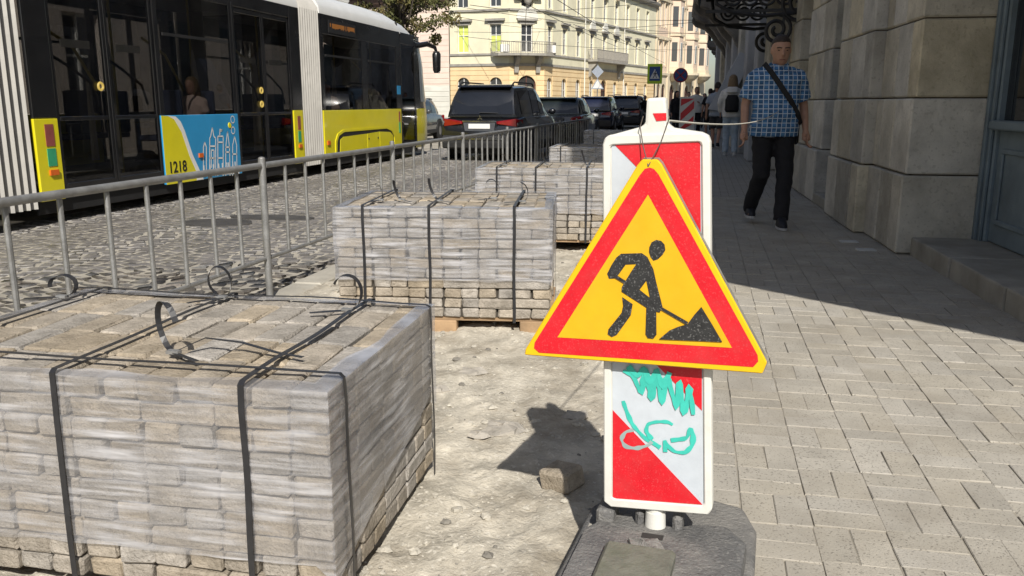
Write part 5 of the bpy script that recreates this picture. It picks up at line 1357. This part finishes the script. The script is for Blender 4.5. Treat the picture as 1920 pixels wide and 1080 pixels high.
def person(label, loc, rz, height, J, top, bottom, hair, sleeves='short', legs='long', longhair=False, wide=1.0, vox=.016, fingers=False, shoes=None, group='people on the pavement', belly=0.0, tilt=0.0):
    """faces local -y; J gives joints for a 1.80 m figure; body is one continuous mesh, clothes and hair are its children"""
    k = height/1.8
    t = thing('person', label, 'person', loc, rz, group)
    D = dict(pel=(0,0,.94), neck=(0,0,1.52), head=(0,-.02,1.665), lsh=(.176*wide,0,1.425), rsh=(-.176*wide,0,1.425), lel=(.25*wide,.03,1.16), rel=(-.25*wide,.03,1.16), lwr=(.27*wide,-.04,.90), rwr=(-.27*wide,-.04,.90),
             lhip=(.095,0,.93), rhip=(-.095,0,.93), lkn=(.10,-.02,.50), rkn=(-.10,-.02,.50), lan=(.10,.02,.09), ran=(-.10,.02,.09))
    D.update(J); V = {a: Vector(v) for a, v in D.items()}
    pz = V['pel'].z; px, py = V['pel'].x, V['pel'].y; nz_ = V['neck'].z; nxv, nyv = V['neck'].x, V['neck'].y
    def torso(b, g, lo, hi=1.0):
        prof = [(-.02,.165,.115,0),(.10,.168,.118,belly*.6),(.25,.16,.113,belly),(.45,.162,.112,belly*.6),(.65,.178,.118,0),(.80,.183,.115,0),(.88,.165,.10,0),(.94,.125,.085,0),(1.0,.07,.068,0)]
        rs = []
        for q, rx, ry, bl in prof:
            if q < lo - .001: continue
            if q > hi: break
            rs.append((px+(nxv-px)*q, py+(nyv-py)*q - bl*.5, pz+(nz_-.02-pz)*q, rx*wide+g, ry+g+bl*.5))
        b.rings(rs, 18, 2.4)
    h = V['head']
    body = MB(); torso(body, 0, 0)
    body.tube([V['neck']-Vector((0,0,.05)), V['neck'].lerp(h,.5)+Vector((0,.01,0)), h+Vector((0,.01,-.02))], [.06,.055,.055], 12)
    n0 = len(body.v); ct_, st_ = math.cos(tilt), math.sin(tilt)
    def tilt_(p):
        x, y, z = (p[0]-h.x)*1.09, (p[1]-h.y)*1.09, (p[2]-h.z)*1.09; return (h.x+x, h.y+y*ct_-z*st_, h.z+y*st_+z*ct_)
    body.rings([(h.x,h.y-.035,h.z-.118,.030,.03),(h.x,h.y-.025,h.z-.10,.050,.058),(h.x,h.y-.01,h.z-.06,.066,.085),(h.x,h.y,h.z,.076,.098),(h.x,h.y+.005,h.z+.05,.076,.10),(h.x,h.y+.008,h.z+.09,.06,.082),(h.x,h.y+.008,h.z+.115,.03,.045)], 16)
    body.tube([(h.x,h.y-.088,h.z+.03),(h.x,h.y-.115,h.z-.022),(h.x,h.y-.09,h.z-.032)], [.009,.016,.012], 8)
    body.tube([(h.x-.05,h.y-.078,h.z+.03),(h.x,h.y-.092,h.z+.034),(h.x+.05,h.y-.078,h.z+.03)], .011, 8)
    body.tube([(h.x-.022,h.y-.086,h.z-.062),(h.x,h.y-.092,h.z-.060),(h.x+.022,h.y-.086,h.z-.062)], .009, 8)
    for s in (-1, 1): body.ball((h.x+s*.078,h.y+.008,h.z-.005), .010, .02, .032)
    for i_ in range(n0, len(body.v)):
        body.v[i_] = tilt_(body.v[i_])
    for s, a in (('l',1),('r',-1)):
        sh, el, wr = V[s+'sh'], V[s+'el'], V[s+'wr']
        body.tube([sh, sh.lerp(el,.5), el, el.lerp(wr,.35), wr], [.050,.05,.041,.04,.028], 12); body.ball(sh+Vector((0,0,-.02)), .05, .05, .05)
        d = (wr-el).normalized(); pal = wr + d*.055; side = Vector((0,-1,0)) - d*d.dot(Vector((0,-1,0))); side.normalize(); inn = d.cross(side)
        body.tube([wr-d*.01, wr+d*.035, pal+d*.03], [(.024,.03),(.019,.042),(.016,.04)], 10)
        if fingers:
            for f, (o_, l_f) in enumerate(((.030,.072),(.010,.080),(-.010,.075),(-.029,.058))):
                q0 = pal + d*.03 + side*o_; q1 = q0 + d*l_f*.5 + inn*(-a)*.004; q2 = q1 + d*l_f*.35 + inn*(-a)*.022*(1); q3 = q2 + d*l_f*.1 + inn*(-a)*.022
                body.tube([q0-d*.015, q1, q2, q3], [.0098,.0094,.0088,.0075], 8)
            q0 = wr + d*.025 + side*.03; body.tube([q0, q0+side*.022+d*.03, q0+side*.024+d*.062+inn*(-a)*.01], [.013,.0115,.0095], 8)
        else:
            body.tube([pal+d*.025, pal+d*.07, pal+d*.095-inn*a*.02], [(.016,.04),(.015,.034),(.012,.026)], 8)
        hp, kn, an = V[s+'hip'], V[s+'kn'], V[s+'an']
        body.tube([hp, hp.lerp(kn,.4), kn, kn.lerp(an,.3), an], [.085,.078,.056,.055,.038], 12)
        ft = Vector((0,-1,0)); body.tube([an+Vector((0,.04,-.045)), an+Vector((0,-.05,-.05)), an+Vector((a*.012,-.16,-.062))], [.036,.042,.028], 8)
    for mbx in (body,): mbx.v = [(x*k, y*k, z*k) for x, y, z in mbx.v]
    bo = remesh(body, 'body', m_skin, t, vox*k, 2)
    # shirt
    sh_ = MB(); torso(sh_, .026, -.1 if False else -.02, .95)
    hem = [(px+(nxv-px)*q, py - b2*.5, pz + q*.55, .175*wide+.03, .13+.02+b2*.5) for q, b2 in ((-.14,0),(.05,belly*.6))]; sh_.rings(hem, 18, 2.4)
    for s in 'lr':
        s0, el, wr = V[s+'sh'], V[s+'el'], V[s+'wr']
        if sleeves == 'short': e_ = s0.lerp(el,.82); sh_.tube([s0, s0.lerp(el,.4), e_], [.072,.076,.083], 14)
        else: sh_.tube([s0, s0.lerp(el,.5), el, wr], [.083,.073,.062,.048], 14)
        sh_.ball(s0+Vector((0,0,-.012)), .068, .072, .068); sh_.tube([V['neck']+Vector((0,0,-.045)), s0+Vector((0,0,.002))], [.068,.058], 12)
    if longhair != 'x': sh_.tube([V['neck']+Vector((0,.0,-.06)), V['neck']+Vector((0,0,.012))], [.10,.075], 14)
    sh_.v = [(x*k, y*k, z*k) for x, y, z in sh_.v]; so_ = remesh(sh_, 'shirt', top, t, .012*k if vox < .014 else .02*k, 3)
    for v_ in so_.data.vertices:
        c_ = v_.co; v_.co = c_ + v_.normal*(.011*noise.noise(Vector((c_.x*9+c_.z*5, c_.y*9, c_.z*13-c_.x*6))) + .005*noise.noise(c_*28))
    # trousers
    tr_ = MB()
    tr_.rings([(px,py,pz-.10,.165,.12),(px,py,pz,.18*wide**.5,.135),(px,py,pz+.08,.172*wide**.5,.13)], 16, 2.4)
    for s in 'lr':
        hp, kn, an = V[s+'hip'], V[s+'kn'], V[s+'an']
        if legs == 'long': tr_.tube([hp, hp.lerp(kn,.4), kn, kn.lerp(an,.5), an+Vector((0,.01,-.015))], [.105,.098,.080,.074,.070], 14)
        else: tr_.tube([hp, hp.lerp(kn,.4), kn+Vector((0,0,.04))], [.105,.10,.095], 14)
        tr_.ball(hp, .105, .11, .1)
    tr_.v = [(x*k, y*k, z*k) for x, y, z in tr_.v]; so_ = remesh(tr_, 'trousers', bottom, t, .012*k if vox < .014 else .02*k, 2)
    for v_ in so_.data.vertices:
        c_ = v_.co; v_.co = c_ + v_.normal*(.010*noise.noise(Vector((c_.x*8, c_.y*8, c_.z*16))))
    for s, a in (('l',1),('r',-1)):
        an = V[s+'an']; b = MB(); b.rings([(an.x*k,(an.y-.055)*k,(an.z-.088)*k,.045*k,.13*k),(an.x*k,(an.y-.055)*k,(an.z-.055)*k,.047*k,.132*k),(an.x*k,(an.y-.04)*k,(an.z-.02)*k,.043*k,.105*k),(an.x*k,(an.y+.015)*k,(an.z+.03)*k,.040*k,.05*k)], 14, 2.6)
        o = b.build('shoe', shoes or m_shoe, t, smooth=True, angle=60); MB().rings([(an.x*k,(an.y-.055)*k,(an.z-.09)*k,.047*k,.134*k),(an.x*k,(an.y-.055)*k,(an.z-.068)*k,.05*k,.138*k)], 14, 2.6).build('sole', m_sole, o)
    # hair
    b = MB()
    if longhair:
        b.rings([(h.x,h.y+.05,h.z-.27,.03,.03),(h.x,h.y+.05,h.z-.24,.105,.06),(h.x,h.y+.045,h.z-.1,.108,.085),(h.x,h.y+.03,h.z+.02,.095,.098),(h.x,h.y+.015,h.z+.09,.078,.095),(h.x,h.y+.012,h.z+.128,.035,.05)], 16)
    else:
        b.rings([(h.x,h.y+.05,h.z-.04,.066,.052),(h.x,h.y+.04,h.z+.02,.081,.072),(h.x,h.y+.020,h.z+.060,.080,.090),(h.x,h.y+.008,h.z+.088,.068,.092),(h.x,h.y+.006,h.z+.123,.036,.055)], 16)
    b.v = [tuple(c*k for c in tilt_(p)) for p in b.v]; remesh(b, 'hair', hair, t, .012*k, 2)
    V['tilt'] = tilt_
    return t, V, k
# the man walking towards the camera
man, V, k = person('man in blue checked short-sleeved shirt and black trousers walking towards the camera', (.71, 8.95, 0), R(6), 1.87,
    dict(head=(.015,-.05,1.655), neck=(0,-.01,1.52), lkn=(.11,-.10,.52), lan=(.09,-.17,.095), rkn=(-.10,-.05,.50), ran=(-.135,.27,.15), lel=(.275,.06,1.16), lwr=(.295,-.02,.905), rel=(-.275,.01,1.16), rwr=(-.285,-.09,.91)),
    m_plaid, m_denimd, m_hair, 'short', 'long', False, 1.14, .0105, True, None, belly=.07, tilt=R(13))
hd = V['head']
def F_(dx, dy, dz): return tuple(c*k for c in V['tilt']((hd.x+dx, hd.y+dy, hd.z+dz)))
b = MB()
for s in (-1, 1): b.ball(F_(s*.032,-.086,.012), .012*k, .006*k, .005*k)
b.build('eyes', m_hair, man)
b = MB()
for s in (-1, 1): b.tube([F_(s*.014,-.100,.034),F_(s*.034,-.097,.038),F_(s*.054,-.084,.032)], .005*k, 6)
b.build('eyebrows', m_hair, man)
MB().tube([F_(-.024,-.096,-.062),F_(0,-.103,-.060),F_(.024,-.096,-.062)], .004*k, 6).build('mouth', M('lips', (.25,.10,.08), .6), man)
# shoulder strap from his right shoulder across the chest to a bag behind his left hip
pts = [Vector((-.13,.09,1.50)), Vector((-.125,-.02,1.535)), Vector((-.085,-.125,1.465)), Vector((.0,-.178,1.34)), Vector((.10,-.195,1.20)), Vector((.185,-.15,1.07)), Vector((.235,-.04,.98)), Vector((.24,.08,.95))]
MB().ribbon([p*k for p in pts], lambda i: (.7,-.2,.7), .048*k, .006).build('bag_strap', m_bag, man)
bg_ = MB().box(.10*k,.27*k,.12*k,.19*k,.78*k,1.0*k).build('shoulder_bag', m_bag, man, bevel=.02)
# collar
for s in (-1, 1):
    MB().add([(s*.01*k,-.128*k,1.455*k),(s*.075*k,-.085*k,1.545*k),(s*.095*k,-.05*k,1.53*k),(s*.075*k,-.135*k,1.455*k)], [(0,1,2,3)]).build('collar', m_plaid, man)

walk1 = dict(lkn=(.10,-.12,.52), lan=(.09,-.12,.09), rkn=(-.10,.0,.50), ran=(-.10,.22,.13))
wm, V, k = person('woman in white hoodie and pale jeans with black backpack, seen from behind', (.70, 21.0, 0), R(178), 1.86,
    dict(lkn=(.09,-.05,.51), lan=(.10,-.03,.09), rkn=(-.09,-.03,.5), ran=(-.11,.06,.09), lel=(.27,.02,1.18), lwr=(.25,-.10,.98), rel=(-.27,.02,1.18), rwr=(-.25,-.10,.98)), m_hood, m_jeans, m_hairl, 'long', 'long', True, 1.02, .018, shoes=m_sole)
bp_ = MB().rings([(0,.17*k,.98*k,.13*k,.06*k),(0,.19*k,1.02*k,.15*k,.085*k),(0,.19*k,1.25*k,.15*k,.09*k),(0,.16*k,1.36*k,.10*k,.06*k)], 16, 3.2).build('backpack', m_bag, wm, smooth=True)
for s in (-1, 1): MB().ribbon([(s*.10*k,.12*k,1.34*k),(s*.11*k,.0,1.50*k),(s*.11*k,-.13*k,1.38*k),(s*.12*k,-.12*k,1.1*k),(s*.14*k,.12*k,1.04*k)], (1,0,0), .045, .006).build('backpack_strap', m_bag, bp_)
MB().rings([(0,.10*k,1.37*k,.09*k,.05*k),(0,.12*k,1.42*k,.14*k,.08*k),(0,.10*k,1.50*k,.13*k,.08*k),(0,.06*k,1.54*k,.09*k,.05*k)], 14).build('hood', m_hood, wm, smooth=True)
person('man in grey tee shirt and dark shorts, left of the woman in the hoodie', (.42, 24.5, 0), R(170), 1.78, walk1, m_tee, m_short, m_hair, 'short', 'short', False, 1.05, .02)
person('person all in black, walking away in the middle of the pavement', (.30, 31.5, 0), R(185), 1.72, walk1, m_blackc, m_blackc, m_hair, 'short', 'short', False, 1.0, .02)
p_, V, k = person('person in open white shirt and black trousers facing the camera by the striped board', (-.18, 33.0, 0), R(5), 1.80, dict(lwr=(.10,-.22,1.22), lel=(.26,-.08,1.14)), m_shw, m_denimd, m_hair, 'long', 'long', False, 1.05, .02)
person('dark-haired person in dark jacket left of the striped board', (-.95, 34.5, 0), R(40), 1.68, {}, m_blackc, m_denimd, m_hair, 'long', 'long', True, 1.0, .02)
person('person in grey top behind the striped board', (-.55, 39.0, 0), R(10), 1.7, {}, m_tee, m_jeans, m_hair, 'long', 'long', False, 1.0, .022)
person('person in pink top far down the pavement', (.15, 44.0, 0), R(-8), 1.68, {}, m_pinkc, m_short, m_hair, 'short', 'long', True, 1.0, .022)
person('person in dark clothes near the far shaded wall', (.55, 40.0, 0), R(185), 1.8, walk1, m_blackc, m_short, m_hair, 'long', 'long', False, 1.0, .022)
person('dark figure standing beyond the white head of the delineator', (-3.0, 48.0, ROAD_Z), R(0), 1.75, {}, m_blackc, m_denimd, m_hair, 'long', 'long', False, 1.0, .022)
person('second dark figure standing beyond the white head of the delineator, at right', (-2.4, 48.4, ROAD_Z), R(20), 1.7, {}, m_tee, m_denimd, m_hair, 'long', 'long', True, 1.0, .022)
sit = dict(pel=(0,0,.72), neck=(0,.02,1.28), head=(0,0,1.43), lsh=(.18,0,1.2), rsh=(-.18,0,1.2), lel=(.22,-.02,.95), rel=(-.22,-.02,.95), lwr=(.15,-.24,.86), rwr=(-.15,-.24,.86), lhip=(.09,-.02,.72), rhip=(-.09,-.02,.72), lkn=(.10,-.42,.72), rkn=(-.10,-.42,.72), lan=(.10,-.42,.30), ran=(-.10,-.42,.30))
person('seated tram passenger in pink blouse behind the middle window', (-7.42, 11.72, .12), R(0), 1.7, sit, m_pinkc, m_short, m_hairl, 'short', 'long', True, .95, .02, group='tram passengers')
person('seated tram passenger in pale shirt behind the front window', (-7.42, 16.5, .12), R(0), 1.75, sit, m_pinkc, m_short, m_hair, 'short', 'long', False, 1.0, .02, group='tram passengers')

# ================================================================== STREET SIGNS, second board, poles, wires, tree
m_pole2 = M('grey_pole', (.25,.25,.25), .5, .1, 6, metal=.4)
m_sblue = M('sign_blue', (.012,.06,.22), .4, .05, 6); m_slime = M('sign_lime', (.50,.72,.03), .45, .05, 6)
d_ = thing('crossing_sign', 'blue pedestrian crossing sign with bright lime border on a pole', 'sign', (-2.55, 48.5, -.12), R(-2))
MB().tube([(0,.03,0),(0,.03,3.4)], .035, 8).build('pole', m_pole2, d_, smooth=True)
MB().box(-.40,.40,-.01,.01,2.36,3.42).build('border_plate', m_slime, d_, bevel=.006)
s_ = MB().box(-.29,.29,-.016,-.011,2.52,3.27).build('blue_panel', m_sblue, d_)
MB().prism([(0,3.15),(.26,2.63),(-.26,2.63)], -.020, -.0165, 'xz').build('white_triangle', m_white, s_)
b = MB(); b.prism([(.0,2.99),(.05,2.99),(.05,3.06),(.0,3.06)], -.024, -.021, 'xz')
for q in ([(-.02,2.97),(.05,2.97),(.06,2.82),(-.02,2.82)], [(-.02,2.83),(.02,2.83),(-.06,2.66),(-.11,2.66)], [(.03,2.83),(.06,2.83),(.12,2.66),(.08,2.66)], [(.05,2.95),(.05,2.90),(.12,2.86),(.13,2.90)], [(-.02,2.95),(-.02,2.90),(-.09,2.84),(-.1,2.88)]): b.prism(q, -.024, -.021, 'xz')
b.build('walking_figure', m_blk, s_)
e_ = thing('priority_sign', 'white diamond sign above a triangle sign on a pole before the apricot arches', 'sign', (-7.25, 62, -.12), R(4))
MB().tube([(0,.03,0),(0,.03,4.0)], .035, 8).build('pole', m_pole2, e_, smooth=True)
MB().prism([(0,3.95),(.42,3.5),(0,3.05),(-.42,3.5)], -.01, .01, 'xz').build('diamond_plate', m_tee, e_)
MB().prism([(0,3.04),(.45,2.3),(-.45,2.3)], -.01, .01, 'xz').build('triangle_plate', m_tee, e_); MB().prism([(0,2.92),(.33,2.37),(-.33,2.37)], -.014, -.011, 'xz').build('triangle_face', m_hood, e_)
f_ = thing('no_stopping_sign', 'round dark blue no-stopping sign on a pole by the pavement', 'sign', (-1.2, 50, -.12), R(0))
MB().tube([(0,.03,0),(0,.03,3.2)], .035, 8).build('pole', m_pole2, f_, smooth=True)
MB().lathe([(.40,-.01),(.40,.01)], 28, 'y', (0,0,2.85)).build('red_rim', M('sign_red_dull', (.35,.03,.04), .5), f_)
MB().lathe([(.33,-.016),(.33,-.011)], 28, 'y', (0,0,2.85)).build('blue_face', m_sblue, f_)
for s in (-1, 1): MB().obox((0,-.019,2.85), .62, .004, .07, Matrix.Rotation(s*R(45), 3, 'Y')).build('red_bar', M('sign_red_bar', (.35,.03,.04), .5), f_)

g_ = thing('far_delineator', 'leaning red and white striped board far along the pavement', 'delineator', (-.45, 30.0, 0), R(-4))
MB().box(-.26,.26,-.02,.02,.22,1.42).build('board', m_plast, g_, bevel=.01)
for z in (.12, .62, 1.12):
    po = [(-.22,max(.28,z)),(.22,min(1.36,z+.42)),(.22,min(1.36,z+.68)),(-.22,min(1.36,z+.26))]
    MB().prism(po, -.026, -.021, 'xz').build('red_stripe', m_refr, g_)
MB().box(-.25,.25,-.4,.4,0,.12).build('rubber_base', m_rub_, g_, bevel=.03); MB().box(-.03,.03,-.02,.02,.1,.24).build('stem', m_plast, g_)

# lamp and wire masts
m_wire2 = M('overhead_wire', (.03,.03,.03), .6, .1, 5)
ws = [((-16,30,7.4),(6,58,7.2)),((-9,0,6.1),(-7.2,76,5.9)),((-7.6,0,6.1),(-4.5,108,5.9)),((-22,78.5,9.2),(3,52,7.4)),((-20,70,6.9),(2,64,7.0)),((-15,52,6.4),(-14.5,79.5,8.6)),((-17,60,7.8),(4,75,6.5)),((-12,45,6.2),(1.2,60,6.6)),((-19,78,8.2),(1.3,66,6.2)),((-9,45,6.0),(-16,79,7.6)),((-8,55,6.0),(-4,100,6.8)),((-18,66,6.2),(.5,90,6.4))]
for i, (a, c) in enumerate(ws):
    a, c = Vector(a), Vector(c); pts = [a.lerp(c, k/12) - Vector((0,0,.35*4*(k/12)*(1-k/12))) for k in range(13)]
    o = MB().tube(pts, .016, 5).build('overhead_wire', m_wire2); tag(o, 'thin dark overhead tram wire crossing in front of the yellow facade', 'wire', 'overhead tram wires')

def leaf_cloud(mb, c, rx, ry, rz, n, q, s=.11):
    for i in range(n):
        while True:
            v = Vector((q.uniform(-1,1), q.uniform(-1,1), q.uniform(-1,1)))
            if .25 < v.length < 1: break
        p = Vector(c) + Vector((v.x*rx, v.y*ry, v.z*rz))
        u = Vector((q.uniform(-1,1), q.uniform(-1,1), q.uniform(-1,1))).normalized(); w = u.orthogonal().normalized(); l = s*q.uniform(.6,1.3)
        mb.add([p-u*l, p+w*l*.5, p+u*l, p-w*l*.5], [(0,1,2,3)])
m_leaf = M('leaf', (0.095,0.10,0.03), .7, .45, .9, dirt=(.17,.10,.04), dirt_amt=.7, dscale=.8); m_bark = M('bark', (.09,.075,.06), .9, .3, 6)
def tree(label, loc, H, crown, seed):
    q = random.Random(seed); t = thing('street_tree', label, 'tree', loc, 0)
    MB().tube([(0,0,0),(.1,0,H*.3),(.05,.1,H*.55),(.2,0,H*.8)], [.2,.16,.12,.05], 10).build('trunk', m_bark, t, smooth=True)
    cr = MB(); br = MB()
    for i in range(crown):
        a = q.uniform(0, 6.28); rr = q.uniform(.3, 3.1); z = H*q.uniform(.48, 1.0)
        c = Vector((rr*math.cos(a), rr*math.sin(a), z)); br.tube([(.08,.05,H*q.uniform(.35,.6)), c*.6+Vector((0,0,z*.35)), c], [.06,.035,.012], 6)
        leaf_cloud(cr, c, q.uniform(.4,.9), q.uniform(.4,.9), q.uniform(.3,.6), 170, q)
    br.build('limbs', m_bark, t); cr.build('crown', m_leaf, t)
    return t
tree('leafy street tree with browning leaves rising behind the tram roof', (-17.7, 50.0, -.15), 10.4, 64, 4)
